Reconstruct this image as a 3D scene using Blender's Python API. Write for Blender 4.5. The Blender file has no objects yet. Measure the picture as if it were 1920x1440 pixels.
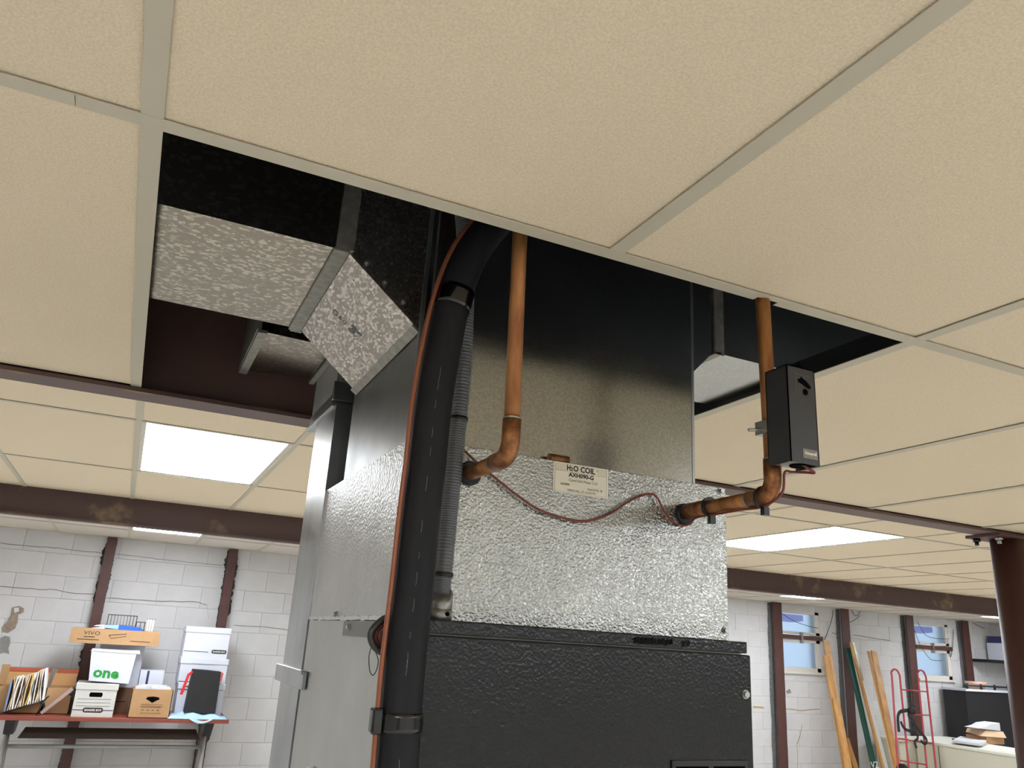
import bpy, bmesh, math, random
from mathutils import Vector, Matrix
random.seed(7)
C = bpy.context.scene.collection
PI = math.pi

# ---------------------------------------------------------------- camera, sky, exposure
CZ = 1.58                                   # camera height above the floor
F = 1494.96                                 # focal length in pixels of the 1920 px wide frame
RX = Vector((0.90314335, -0.42519235, 0.05952777))
RY = Vector((0.1824949, 0.25468137, -0.94964889))
RZ = Vector((0.38862283, 0.86853259, 0.30760922))
cam = bpy.data.cameras.new('camera'); cam_ob = bpy.data.objects.new('camera', cam); C.objects.link(cam_ob)
cam.sensor_width = 36; cam.lens = F / 1920 * 36; cam.clip_start = 0.02; cam.clip_end = 100
m = Matrix.Identity(4)
for r in range(3):
    m[r][0], m[r][1], m[r][2] = RX[r], -RY[r], -RZ[r]
m[2][3] = CZ
cam_ob.matrix_world = m
bpy.context.scene.camera = cam_ob

world = bpy.data.worlds.new('sky'); bpy.context.scene.world = world; world.use_nodes = True
bg = world.node_tree.nodes['Background']
bg.inputs[0].default_value = (0.72, 0.86, 1.0, 1); bg.inputs[1].default_value = 0.36
vs = bpy.context.scene.view_settings
vs.view_transform = 'Standard'; vs.look = 'None'; vs.gamma = 1; vs.use_curve_mapping = False
vs.exposure = 1.66
PANEL_POWER = 8.0
try:
    bpy.context.scene.cycles.max_bounces = 10
    bpy.context.scene.cycles.diffuse_bounces = 6
    bpy.context.scene.cycles.sample_clamp_indirect = 6
except Exception:
    pass

# ---------------------------------------------------------------- helpers
# all coordinates below are metres measured from the eye point; z is shifted by CZ when linked
def at(px, py, ax, val):                     # a point seen at a pixel, on the plane ax = val
    d = RX * ((px - 960) / F) + RY * ((py - 720) / F) + RZ
    return d * (val / d['xyz'.index(ax)])

ORG = {}
def org(o):
    return ORG[o.name]

def tag(o, label=None, cat=None, group=None, kind=None):
    if label: o['label'] = label
    if cat: o['category'] = cat
    if group: o['group'] = group
    if kind: o['kind'] = kind
    return o

def thing(name, loc, label=None, cat=None, group=None, kind=None):
    o = bpy.data.objects.new(name, None); C.objects.link(o)
    o.empty_display_size = 0.05
    loc = Vector(loc); o.location = loc + Vector((0, 0, CZ)); ORG[o.name] = loc
    return tag(o, label, cat, group, kind)

class MB:
    def __init__(s): s.bm = bmesh.new()
    def poly(s, pts, faces, mi=0):
        v = [s.bm.verts.new(Vector(p)) for p in pts]
        for f in faces:
            try:
                fc = s.bm.faces.new([v[i] for i in f]); fc.material_index = mi
            except ValueError: pass
        return v
    def hexa(s, p, mi=0):      # p: 4 bottom, 4 top (same winding)
        return s.poly(p, [(3, 2, 1, 0), (4, 5, 6, 7), (0, 1, 5, 4), (1, 2, 6, 5), (2, 3, 7, 6), (3, 0, 4, 7)], mi)
    def box(s, x0, x1, y0, y1, z0, z1, mi=0, bev=0, M=None):
        p = [(x0, y0, z0), (x1, y0, z0), (x1, y1, z0), (x0, y1, z0), (x0, y0, z1), (x1, y0, z1), (x1, y1, z1), (x0, y1, z1)]
        if M is not None: p = [M @ Vector(q) for q in p]
        v = s.hexa(p, mi)
        if bev:
            es = list({e for q in v for e in q.link_edges})
            bmesh.ops.bevel(s.bm, geom=es, offset=bev, segments=2, profile=0.5, affect='EDGES')
        return s
    def prism(s, pts, off, mi=0):            # polygon extruded by vector off
        n = len(pts); off = Vector(off)
        a = [Vector(p) for p in pts]; b = [p + off for p in a]
        s.poly(a + b, [tuple(range(n)), tuple(range(2 * n - 1, n - 1, -1))] + [(i + n, (i + 1) % n + n, (i + 1) % n, i) for i in range(n)], mi)
        return s
    def tube(s, path, r, n=12, cap=True, mi=0):
        path = [Vector(p) for p in path]; k = len(path)
        rs = r if isinstance(r, (list, tuple)) else [r] * k
        tans = []
        for i in range(k):
            t = path[min(i + 1, k - 1)] - path[max(i - 1, 0)]
            tans.append(t.normalized() if t.length > 1e-9 else Vector((0, 0, 1)))
        up = Vector((0, 0, 1)) if abs(tans[0].z) < 0.9 else Vector((1, 0, 0))
        u = (up - tans[0] * up.dot(tans[0])).normalized()
        rings = []
        for i in range(k):
            u = (u - tans[i] * u.dot(tans[i]))
            u = u.normalized() if u.length > 1e-6 else tans[i].orthogonal().normalized()
            w = tans[i].cross(u)
            rings.append([s.bm.verts.new(path[i] + (u * math.cos(2 * PI * j / n) + w * math.sin(2 * PI * j / n)) * rs[i]) for j in range(n)])
        for i in range(k - 1):
            for j in range(n):
                f = s.bm.faces.new((rings[i][j], rings[i][(j + 1) % n], rings[i + 1][(j + 1) % n], rings[i + 1][j])); f.material_index = mi
                f.smooth = True
        if cap:
            for rg, fl in ((rings[0], 1), (rings[-1], 0)):
                f = s.bm.faces.new(rg[::-1] if fl else rg); f.material_index = mi
        return s
    def cyl(s, a, b, r, n=14, mi=0): return s.tube([a, b], r, n, True, mi)
    def ball(s, c, r, mi=0, n=8):
        g = bmesh.ops.create_uvsphere(s.bm, u_segments=n * 2, v_segments=n, radius=1, matrix=Matrix.Translation(c) @ Matrix.Diagonal((*(r if hasattr(r, '__len__') else (r, r, r)), 1)))
        for v in g['verts']:
            for f in v.link_faces: f.smooth = True; f.material_index = mi
        return s
    def build(s, name, mats, parent=None, origin=None, kind=None, label=None, recalc=True):
        if recalc: bmesh.ops.recalc_face_normals(s.bm, faces=s.bm.faces)
        me = bpy.data.meshes.new(name); 
        if not isinstance(mats, (list, tuple)): mats = [mats]
        if parent is not None: o0 = org(parent)
        elif origin is not None: o0 = Vector(origin)
        else:
            vs_ = [v.co for v in s.bm.verts]
            o0 = Vector(((min(v.x for v in vs_) + max(v.x for v in vs_)) / 2, (min(v.y for v in vs_) + max(v.y for v in vs_)) / 2, min(v.z for v in vs_)))
        # a part keeps the origin of its thing
        for v in s.bm.verts: v.co -= o0
        s.bm.to_mesh(me); s.bm.free()
        for q in mats: me.materials.append(q)
        o = bpy.data.objects.new(name, me); C.objects.link(o); ORG[o.name] = o0
        if parent is not None: o.parent = parent
        else: o.location = o0 + Vector((0, 0, CZ))
        if kind: o['kind'] = kind
        if label: o['label'] = label
        return o

def smooth_path(pts, sub=6):
    p = [Vector(q) for q in pts]; out = []
    for i in range(len(p) - 1):
        a = p[max(i - 1, 0)]; b = p[i]; c = p[i + 1]; d = p[min(i + 2, len(p) - 1)]
        for k in range(sub):
            t = k / sub
            out.append(0.5 * ((2 * b) + (c - a) * t + (2 * a - 5 * b + 4 * c - d) * t * t + (3 * b - a - 3 * c + d) * t ** 3))
    out.append(p[-1]); return out

def text_mesh(txt, name, mat, parent, origin, xdir, ydir, size, bold=0.0, thick=0.0003, align='LEFT', width=None, label=None, shear=0):
    cu = bpy.data.curves.new('t', 'FONT'); cu.body = txt; cu.size = 1; cu.align_x = align; cu.offset = bold; cu.extrude = 0; cu.resolution_u = 2; cu.shear = shear
    ob = bpy.data.objects.new('t', cu); C.objects.link(ob)
    dg = bpy.context.evaluated_depsgraph_get(); dg.update()
    me = bpy.data.meshes.new_from_object(ob.evaluated_get(dg)); bpy.data.objects.remove(ob); bpy.data.curves.remove(cu)
    xs = [v.co.x for v in me.vertices]; w = max(xs) - min(xs)
    sx = size if width is None else width / w
    xd = Vector(xdir).normalized(); yd = Vector(ydir).normalized(); n = xd.cross(yd)
    o0 = org(parent); O = Vector(origin)
    for v in me.vertices:
        v.co = O + xd * (v.co.x * sx) + yd * (v.co.y * size) + n * thick - o0
    me.materials.append(mat)
    o = bpy.data.objects.new(name, me); C.objects.link(o); o.parent = parent; ORG[o.name] = o0
    if label: o['label'] = label
    return o

def copy_part(src, parent, offset):
    c = src.copy(); C.objects.link(c); c.parent = parent; c.location = Vector(offset); ORG[c.name] = org(parent) + Vector(offset)
    return c

# ---------------------------------------------------------------- materials
def mat(name, col, rough=0.6, metal=0.0, var=0.0, vscale=20, vcol=None, bump=0.0, bscale=80, bdetail=2, spec=0.5,
        emit=None, estr=0, stretch=None, voronoi=False, roughvar=0.0, alpha=None, trans=0, coat=0, vcontrast=(0.35, 0.65), bdist=0.001, smudge=0, bramp=None, bdistort=0):
    M = bpy.data.materials.new(name); M.use_nodes = True
    nt = M.node_tree; N = nt.nodes; L = nt.links; b = N['Principled BSDF']
    def lin(c): return tuple(((x / 255) / 12.92 if x / 255 <= 0.04045 else ((x / 255 + 0.055) / 1.055) ** 2.4) for x in c)
    c = (*lin(col), 1)
    b.inputs['Base Color'].default_value = c; b.inputs['Roughness'].default_value = rough; b.inputs['Metallic'].default_value = metal
    b.inputs['Specular IOR Level'].default_value = spec
    if trans: b.inputs['Transmission Weight'].default_value = trans
    if coat: b.inputs['Coat Weight'].default_value = coat; b.inputs['Coat Roughness'].default_value = 0.15
    if emit:
        b.inputs['Emission Color'].default_value = (*lin(emit), 1); b.inputs['Emission Strength'].default_value = estr
    tc = N.new('ShaderNodeTexCoord'); mp = N.new('ShaderNodeMapping'); L.new(tc.outputs['Object'], mp.inputs[0])
    if stretch: mp.inputs['Scale'].default_value = stretch
    if var:
        if voronoi:
            nz = N.new('ShaderNodeTexVoronoi'); nz.inputs['Scale'].default_value = vscale; nz.inputs['Randomness'].default_value = 1
            warp = N.new('ShaderNodeTexNoise'); warp.inputs['Scale'].default_value = vscale * 1.3; warp.inputs['Detail'].default_value = 3
            L.new(mp.outputs[0], warp.inputs['Vector'])
            add = N.new('ShaderNodeVectorMath'); add.operation = 'MULTIPLY_ADD'; add.inputs[1].default_value = (1.2 / vscale,) * 3
            L.new(warp.outputs['Color'], add.inputs[0]); L.new(mp.outputs[0], add.inputs[2]); L.new(add.outputs[0], nz.inputs['Vector'])
            sep = N.new('ShaderNodeSeparateColor'); L.new(nz.outputs['Color'], sep.inputs[0]); out = sep.outputs[0]
        else:
            nz = N.new('ShaderNodeTexNoise'); nz.inputs['Scale'].default_value = vscale; nz.inputs['Detail'].default_value = 5; nz.inputs['Roughness'].default_value = 0.6
            L.new(mp.outputs[0], nz.inputs['Vector']); out = nz.outputs['Fac']
        rp = N.new('ShaderNodeValToRGB'); rp.color_ramp.elements[0].position = vcontrast[0]; rp.color_ramp.elements[1].position = vcontrast[1]
        c2 = (*lin(vcol), 1) if vcol else tuple(x * (1 - var) for x in c[:3]) + (1,)
        rp.color_ramp.elements[0].color = c2; rp.color_ramp.elements[1].color = c
        L.new(out, rp.inputs[0]); L.new(rp.outputs[0], b.inputs['Base Color'])
        if roughvar:
            mr = N.new('ShaderNodeMapRange'); mr.inputs['To Min'].default_value = rough + roughvar; mr.inputs['To Max'].default_value = rough - roughvar
            L.new(out, mr.inputs[0]); L.new(mr.outputs[0], b.inputs['Roughness'])
    if smudge:                                  # large soft stains that change the gloss
        sn = N.new('ShaderNodeTexNoise'); sn.inputs['Scale'].default_value = 5; sn.inputs['Detail'].default_value = 1.5; L.new(tc.outputs['Object'], sn.inputs['Vector'])
        sr = N.new('ShaderNodeMapRange'); sr.inputs['From Min'].default_value = 0.45; sr.inputs['From Max'].default_value = 0.85
        sr.inputs['To Min'].default_value = rough; sr.inputs['To Max'].default_value = min(1, rough + smudge)
        L.new(sn.outputs['Fac'], sr.inputs[0]); L.new(sr.outputs[0], b.inputs['Roughness'])
    if bump:
        bn = N.new('ShaderNodeTexNoise'); bn.inputs['Scale'].default_value = bscale; bn.inputs['Detail'].default_value = bdetail
        bn.inputs['Distortion'].default_value = bdistort
        L.new(mp.outputs[0], bn.inputs['Vector'])
        bo = bn.outputs['Fac']
        if bramp:
            r2 = N.new('ShaderNodeValToRGB'); r2.color_ramp.elements[0].position = bramp[0]; r2.color_ramp.elements[1].position = bramp[1]
            L.new(bo, r2.inputs[0]); bo = r2.outputs[0]
        bp = N.new('ShaderNodeBump'); bp.inputs['Strength'].default_value = bump; bp.inputs['Distance'].default_value = bdist
        L.new(bo, bp.inputs['Height']); L.new(bp.outputs[0], b.inputs['Normal'])
    return M

TILE = mat('ceiling_tile_mineral', (228, 214, 188), 0.95, var=0.14, vscale=330, vcontrast=(0.36, 0.62), bump=0.3, bscale=420, bdist=0.0012, spec=0.1)
TILE_BACK = mat('ceiling_tile_white', (214, 206, 194), 0.95, var=0.05, vscale=160, spec=0.1)
TEE = mat('grid_paint', (190, 184, 165), 0.55, spec=0.3)
TEEW = mat('grid_web_shaded', (38, 40, 40), 0.5, metal=0.3)  # shadow on the tee webs, put into their dark colour
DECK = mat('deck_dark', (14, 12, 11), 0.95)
STEEL = mat('red_oxide_paint', (92, 68, 60), 0.5, var=0.25, vscale=6, bump=0.15, bscale=60)
STEELW = mat('red_oxide_worn', (74, 54, 50), 0.6, var=0.5, vscale=3.0, vcol=(128, 108, 82), vcontrast=(0.3, 0.42), bump=0.2, bscale=40)
POST = mat('post_paint', (80, 48, 42), 0.5, var=0.2, vscale=10)
WALL = mat('painted_block', (200, 199, 198), 0.75, var=0.08, vscale=5, bump=0.25, bscale=60, bdist=0.002)
WALLJ = mat('painted_mortar', (176, 175, 172), 0.85)
CRACK = mat('crack_dark', (112, 104, 96), 0.9)
PATCH = mat('bare_plaster', (150, 134, 118), 0.9, var=0.3, vscale=30)
SEAL = mat('grimy_sealant', (112, 111, 110), 0.9, var=0.5, vscale=60)
GRIME = mat('black_grime', (74, 70, 66), 0.95, var=0.4, vscale=80)
RUST = mat('rust_stain', (176, 140, 84), 0.9)
FLOOR = mat('floor_tiles', (206, 202, 194), 0.95, var=0.15, vscale=40)
PANEL = mat('led_diffuser', (255, 255, 255), 0.5, emit=(240, 246, 255), estr=PANEL_POWER)
FRAMEW = mat('white_trim', (205, 200, 190), 0.5)
GALV = mat('galvanised_spangle', (170, 165, 152), 0.22, metal=1.0, var=0.42, vscale=180, voronoi=True, vcontrast=(0.66, 0.84), roughvar=0.03, vcol=(128, 121, 108), stretch=(0.75, 1, 1))
GALV2 = mat('galvanised_smooth', (168, 170, 168), 0.34, metal=0.95, var=0.3, vscale=9, bump=0.05, bscale=20, vcontrast=(0.3, 0.7), smudge=0.18)
GALV3 = mat('galvanised_grain', (168, 169, 164), 0.19, metal=1.0, var=0.22, vscale=260, vcontrast=(0.4, 0.62), smudge=0.10, bump=0.12, bscale=260, bdist=0.0005)
GALVD = mat('galvanised_brushed', (176, 180, 180), 0.3, metal=0.95, var=0.25, vscale=14, stretch=(1, 1, 0.3), smudge=0.15, bump=0.1, bscale=12, bdist=0.004)
HAMMER = mat('embossed_galvanised', (172, 175, 172), 0.27, metal=0.97, var=0.12, vscale=6, bump=1.0, bscale=270, bdetail=0.5, bdist=0.0014, bdistort=0.5)
HAMMERS = mat('embossed_galvanised_side', (182, 182, 178), 0.4, metal=0.9, var=0.2, vscale=6, bump=0.9, bscale=220, bdetail=0.6, bdist=0.0013, bdistort=0.4)
CABSIDE = mat('zinc_side_sheet', (176, 177, 173), 0.5, metal=0.75, var=0.15, vscale=5, bump=0.1, bscale=60, bdist=0.001)
CABPAINT = mat('charcoal_enamel', (17, 19, 19), 0.2, spec=0.4, bump=0.4, bscale=210, bdetail=0.5, bdist=0.0014, bdistort=0.5)
TRIMG = mat('grey_flange', (104, 104, 100), 0.45, metal=0.2)
BLACKP = mat('black_plastic', (18, 18, 18), 0.4)
INK = mat('marker_ink', (14, 14, 14), 0.35)
CAUL = mat('silver_sealant', (190, 190, 188), 0.3, metal=0.6)
COPPER = mat('tarnished_copper', (180, 128, 80), 0.42, metal=0.7, var=0.4, vscale=30, vcol=(128, 78, 46), stretch=(1, 1, 0.25), vcontrast=(0.32, 0.6))
COPPERE = mat('copper_elbow', (172, 118, 76), 0.4, metal=0.7, var=0.5, vscale=70, vcol=(116, 74, 46))
SOLDER = mat('solder_ring', (170, 172, 160), 0.4, metal=0.5, var=0.3, vscale=200)
FOAM = mat('pipe_foam', (20, 21, 25), 0.6, var=0.12, vscale=30, bump=0.12, bscale=200, spec=0.28)
SCUFF = mat('white_scuff', (120, 120, 120), 0.8)
TAPE = mat('black_tape', (7, 7, 7), 0.12, spec=0.7, bump=0.4, bscale=40, stretch=(3, 3, 0.4))
FLEX = mat('flex_conduit', (88, 91, 94), 0.35, spec=0.5)
WIRE = mat('brown_wire', (112, 50, 38), 0.4)
WIREC = mat('copper_tube_line', (140, 84, 60), 0.4, metal=0.4)
CLEAT = mat('dull_cleat', (150, 148, 140), 0.5, metal=0.85, var=0.3, vscale=60)
CABLE = mat('black_cable', (40, 38, 36), 0.4)
CAST = mat('cast_zinc', (156, 156, 152), 0.4, metal=0.8, var=0.3, vscale=120)
RUBBER = mat('rubber_grommet', (20, 20, 20), 0.55)
ENCL = mat('control_enamel', (48, 49, 51), 0.42, spec=0.5)
DARKHOLE = mat('dark_opening', (4, 4, 4), 0.9, spec=0.05)
PLATE = mat('name_plate', (120, 116, 104), 0.4)
LETW = mat('light_lettering', (225, 222, 212), 0.5)
LABEL = mat('paper_label', (218, 211, 192), 0.6)
LABELS = mat('label_hatching', (176, 170, 154), 0.6)
SCREW = mat('zinc_screw', (170, 170, 166), 0.3, metal=0.9)
WHITEB = mat('white_board', (200, 203, 212), 0.6)
WHITEB2 = mat('offwhite_board', (196, 195, 188), 0.6)
CARD = mat('cardboard', (176, 138, 96), 0.75, var=0.1, vscale=12)
CARDL = mat('cardboard_light', (208, 160, 104), 0.7)
CARDD = mat('cardboard_dark', (120, 86, 62), 0.8)
TAPEO = mat('orange_tape', (186, 92, 62), 0.5)
GREEN = mat('green_ink', (30, 140, 52), 0.5)
BLUE = mat('blue_plastic', (40, 92, 200), 0.4)
LBLUE = mat('light_blue', (150, 190, 235), 0.5)
NAVY = mat('navy', (44, 50, 96), 0.5)
CLOTH = mat('light_blue_cloth', (160, 190, 218), 0.85, bump=0.3, bscale=30, bdist=0.01)
BAG = mat('black_bag', (20, 20, 22), 0.6, bump=0.3, bscale=20, bdist=0.01)
RED = mat('red_ribbon', (196, 34, 36), 0.5)
TTOP = mat('mahogany_top', (136, 66, 52), 0.4, var=0.2, vscale=10, stretch=(0.2, 1, 1))
LEGM = mat('grey_leg', (150, 150, 146), 0.4, metal=0.3)
LEGB = mat('black_leg', (24, 24, 24), 0.4)
MODP = mat('modesty_grey', (92, 90, 80), 0.6)
PAPER = mat('paper', (205, 205, 208), 0.7)
TRANS = mat('mauve_strip', (168, 146, 142), 0.5)
OAK = mat('oak_board', (196, 148, 84), 0.5, var=0.25, vscale=14, vcol=(160, 112, 60), stretch=(1, 1, 0.08))
OAKL = mat('oak_end', (206, 164, 116), 0.55, var=0.2, vscale=14)
DGREEN = mat('green_board', (18, 70, 58), 0.4)
HTR = mat('red_handtruck', (168, 56, 66), 0.4)
STRAP = mat('black_strap', (22, 22, 24), 0.7)
DESK = mat('cream_desk', (206, 204, 184), 0.5)
DESKT = mat('cream_desk_top', (222, 222, 210), 0.45)
SHELFD = mat('dark_shelf', (26, 26, 28), 0.5)
GLASSF = mat('frosted_glazing', (215, 230, 245), 0.35, trans=1.0)
VIOLET = mat('violet_film', (190, 180, 225), 0.4, trans=1.0)

FILECOL = [mat('folder_' + n, c, 0.7) for n, c in (('blue', (120, 140, 175)), ('tan', (206, 170, 120)), ('cream', (232, 222, 204)), ('yellow', (226, 196, 96)), ('white', (232, 232, 232)), ('manila', (214, 192, 160)))]

# ---------------------------------------------------------------- setting: floor, walls, ceiling
XL, XR, YF, YB = -4.2, 13.9, -7.0, 8.75
ZF = -CZ
H1, H2, DK = 0.532, 0.735, 0.96              # near ceiling, far ceiling, deck above the eye
b = MB(); b.box(XL - .2, XR + .2, YF - .2, YB + .2, ZF - .1, ZF); b.build('floor', FLOOR, kind='structure')
b = MB(); b.box(XL - .2, XL, YF - .2, YB + .2, ZF, DK); b.build('wall_left', WALL, kind='structure')
b = MB(); b.box(XR, XR + .2, YF - .2, YB + .2, ZF, DK); b.build('wall_right', WALL, kind='structure')
b = MB(); b.box(XL, XR, YF - .2, YF, ZF, DK); b.build('wall_front', WALL, kind='structure')

# back wall of painted concrete block with two window openings
WIN = [(8.16, 8.86, -0.145, 0.65), (10.75, 11.49, -0.145, 0.65)]
def minus(rects, w):
    out = []
    for (x0, x1, z0, z1) in rects:
        a0, a1, c0, c1 = w
        if x1 <= a0 or x0 >= a1 or z1 <= c0 or z0 >= c1: out.append((x0, x1, z0, z1)); continue
        if x0 < a0: out.append((x0, a0, z0, z1))
        if x1 > a1: out.append((a1, x1, z0, z1))
        xa, xb = max(x0, a0), min(x1, a1)
        if z0 < c0: out.append((xa, xb, z0, c0))
        if z1 > c1: out.append((xa, xb, c1, z1))
    return out
wb = thing('wall_back', (4, YB, ZF), kind='structure')
rects = [(XL, XR, ZF, DK)]
for w in WIN: rects = minus(rects, w)
b = MB()
for r in rects: b.box(r[0], r[1], YB + .005, YB + .2, r[2], r[3])
b.build('mortar_backing', WALLJ, wb)
stuff = MB()
BH, BW, J = 0.2032, 0.4064, 0.0014
ztop = H2
row = 0; z = ztop + .01
full = None
while z > ZF:
    z0 = max(z - BH, ZF); x = XL - (BW / 2 if row % 2 else 0)
    while x < XR:
        x0, x1 = max(x, XL), min(x + BW, XR)
        if x1 - x0 > .02:
            for q in [q for q in [(x0, x1, z0, z)]]:
                rs = [q]
                for w in WIN: rs = minus(rs, w)
                for (a, c_, d, e) in rs:
                    if c_ - a < .015 or e - d < .015: continue
                    vis = (-1.75 < a < 1.6 or 7.4 < a < 13.3) and d > -1.3
                    yo = YB + random.uniform(-.0012, .0012)
                    if vis:
                        is_full = abs(c_ - a - BW) < 1e-5 and abs(e - d - BH) < 1e-5
                        if is_full and full is not None:
                            copy_part(full, wb, (a - full_at[0], yo - full_at[1], d - full_at[2]))
                        else:
                            mb = MB(); mb.box(a + J, c_ - J, yo, YB + .05, d + J, e - J, bev=0.002)
                            o = mb.build('block', WALL, wb)
                            if is_full: full = o; full_at = (a, yo, d)
                    else:
                        stuff.box(a + J, c_ - J, yo, YB + .05, d + J, e - J)
        x += BW
    z = z0; row += 1
stuff.build('block_field', WALL, wb, kind='stuff')

def ribbon(path, w, y, name, m_, parent):
    mb = MB()
    for i in range(len(path) - 1):
        (x0, z0), (x1, z1) = path[i], path[i + 1]
        mb.box(min(x0, x1) - w * .1, max(x0, x1) + w * .1, y, y + .004, min(z0, z1), max(z0, z1)) if False else mb.prism([(x0, y, z0 - w / 2), (x1, y, z1 - w / 2), (x1, y, z1 + w / 2), (x0, y, z0 + w / 2)], (0, .003, 0))
    return mb.build(name, m_, parent)
def crack(pxs, w=0.005, m_=None, name='crack'):
    pts = []
    for i in range(len(pxs) - 1):
        a = at(*pxs[i], 'y', YB - .003); c_ = at(*pxs[i + 1], 'y', YB - .003)
        n = max(2, int((c_ - a).length / .05))
        for k in range(n):
            q = a.lerp(c_, k / n); pts.append((q.x, q.z + random.uniform(-.004, .004)))
    q = at(*pxs[-1], 'y', YB - .003); pts.append((q.x, q.z))
    return ribbon(pts, w, YB - .005, name, m_ or CRACK, wb)
crack([(0, 1099), (60, 1104), (90, 1106), (93, 1104), (130, 1112), (178, 1114)], .006)
crack([(0, 1019), (110, 1028), (190, 1037)], .004)
crack([(215, 1039), (260, 1044), (330, 1052), (418, 1060)], .004)
crack([(196, 1121), (300, 1127), (372, 1129), (388, 1134), (391, 1160)], .005)
crack([(440, 1172), (500, 1176), (548, 1182)], .004)
crack([(1600, 1190), (1640, 1197), (1668, 1201)], .008)
crack([(1412, 1326), (1432, 1327)], .02, RUST, 'rust_stain'); crack([(1468, 1328), (1500, 1332), (1537, 1330)], .008, RUST, 'rust_stain')
crack([(1504, 1360), (1500, 1380), (1494, 1395), (1496, 1420), (1495, 1440)], .016, RUST, 'rust_stain')
crack([(1560, 1186), (1572, 1191)], .008)
def blob(pxs, m_, name, y=YB - .006):
    mb = MB(); mb.prism([at(px, py, 'y', y) for px, py in pxs], (0, .004, 0)); return mb.build(name, m_, wb)
blob([(22, 1139), (36, 1136), (45, 1141), (44, 1148), (34, 1152), (33, 1166), (28, 1178), (14, 1187), (4, 1184), (3, 1177), (14, 1164), (20, 1152)], PATCH, 'bare_patch')
blob([(26, 1140), (35, 1139), (36, 1146), (27, 1149)], WALL, 'paint_flake', YB - .010)
blob([(0, 1197), (8, 1192), (18, 1194), (19, 1206), (15, 1216), (17, 1226), (8, 1223), (0, 1226)], mat('grey_plaster', (140, 138, 134), .9, var=.2, vscale=40), 'bare_patch')
blob([(1474, 1296), (1481, 1292), (1484, 1299), (1477, 1301)], PATCH, 'bare_patch')

# steel posts set into the back wall, each with grimy edges
posts = [-1.33, -0.217, 0.905, 2.1, 3.3, 4.5, 5.7, 6.87, 8.045, 9.29, 10.59, 11.8, 13.05]
plabels = {-1.33: None, -0.217: 'dark red steel wall post behind the boxes, nearer the left', 0.905: 'dark red steel wall post behind the stacked white file boxes',
           8.045: 'dark red steel wall post left of the first window', 9.29: 'dark red steel wall post behind the leaning oak boards',
           10.59: 'dark red steel wall post behind the red hand truck', 11.8: 'dark red steel wall post left of the black cabinet'}
for x in posts:
    if plabels.get(x) is None and (x < 1 or 1 < x < 7.5): 
        if x < 0: continue
    lab = plabels.get(x) or 'dark red steel wall post hidden behind the furnace or column'
    t = thing('wall_post', (x, YB - .06, ZF), lab, 'post', 'wall posts', None)
    w = .043 if x < 7 else .075
    b = MB(); b.box(x - w, x + w, YB - .075, YB - .063, ZF, H2 - .002); b.box(x - .006, x + .006, YB - .063, YB - .006, ZF, H2 - .002)
    b.build('flange', POST, t)
    for sd in (-1, 1):
        if x > 7 and sd == 1: continue
        mb = MB(); n = 190; ww = .026 if x < 7 else .045; wander = 0
        pts_o = []
        for i in range(n + 1):
            zz = ZF + (H2 - .01 - ZF) * i / n
            wander = max(0, min(1, wander + random.uniform(-.22, .22))); k = (wander ** 3 * 1.0 + (random.random() ** 8) * .22 + .05) if x < 7 else (.75 + .3 * wander + .1 * random.random())
            pts_o.append((x + sd * (w + ww * k), zz))
        for i in range(n):
            mb.poly([(x + sd * w * .5, YB - .0045, pts_o[i][1]), (pts_o[i][0], YB - .0045, pts_o[i][1]), (pts_o[i + 1][0], YB - .0045, pts_o[i + 1][1]), (x + sd * w * .5, YB - .0045, pts_o[i + 1][1])], [(0, 1, 2, 3)])
        mb.build('grimy_edge', GRIME if x < 7 else SEAL, t)

# windows
for wi, (x0, x1, z0, z1) in enumerate(WIN):
    wn = thing('window_%d' % (wi + 1), ((x0 + x1) / 2, YB, z0), kind='structure')
    zm0, zm1 = 0.272, 0.338
    b = MB()
    for (a, c_, d, e) in ((x0, x0 + .02, z0, z1), (x1 - .065, x1, z0, z1), (x0, x1, z0, z0 + .05), (x0, x1, z1 - .035, z1), (x0, x1, zm1, zm1 + .035), (x0, x1, zm0 - .04, zm0)):
        b.box(a, c_, YB + .005, YB + .07, d, e)
    b.build('window_frame', FRAMEW, wn)
    b = MB(); b.box(x0 - .01, x1 + .03, YB - .03, YB + .06, zm0, zm1 - .01); b.build('rusty_bar', POST, wn)
    b = MB(); b.box(x0 + .33, x0 + .36, YB - .04, YB, zm0 - .05, zm1 + .03); b.build('latch', SCREW, wn)
    b = MB(); b.box(x0 - .01, x1 + .03, YB - .04, YB + .05, z0 - .03, z0); b.build('window_sill', FRAMEW, wn)
    b = MB(); b.box(x0 + .02, x1 - .06, YB + .04, YB + .045, zm1 + .03, z1 - .035); b.build('pane', GLASSF, wn)
    b = MB(); b.box(x0 + .02, x1 - .06, YB + .04, YB + .045, z0 + .05, zm0 - .035); b.build('pane', GLASSF, wn)
    b = MB(); b.prism([(x0 + .03, YB + .047, .60), (x0 + .45, YB + .047, .60), (x0 + .46, YB + .047, .52), (x0 + .2, YB + .047, .49), (x0 + .05, YB + .047, .50)], (0, .002, 0)); b.build('violet_patch', VIOLET, wn)

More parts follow.
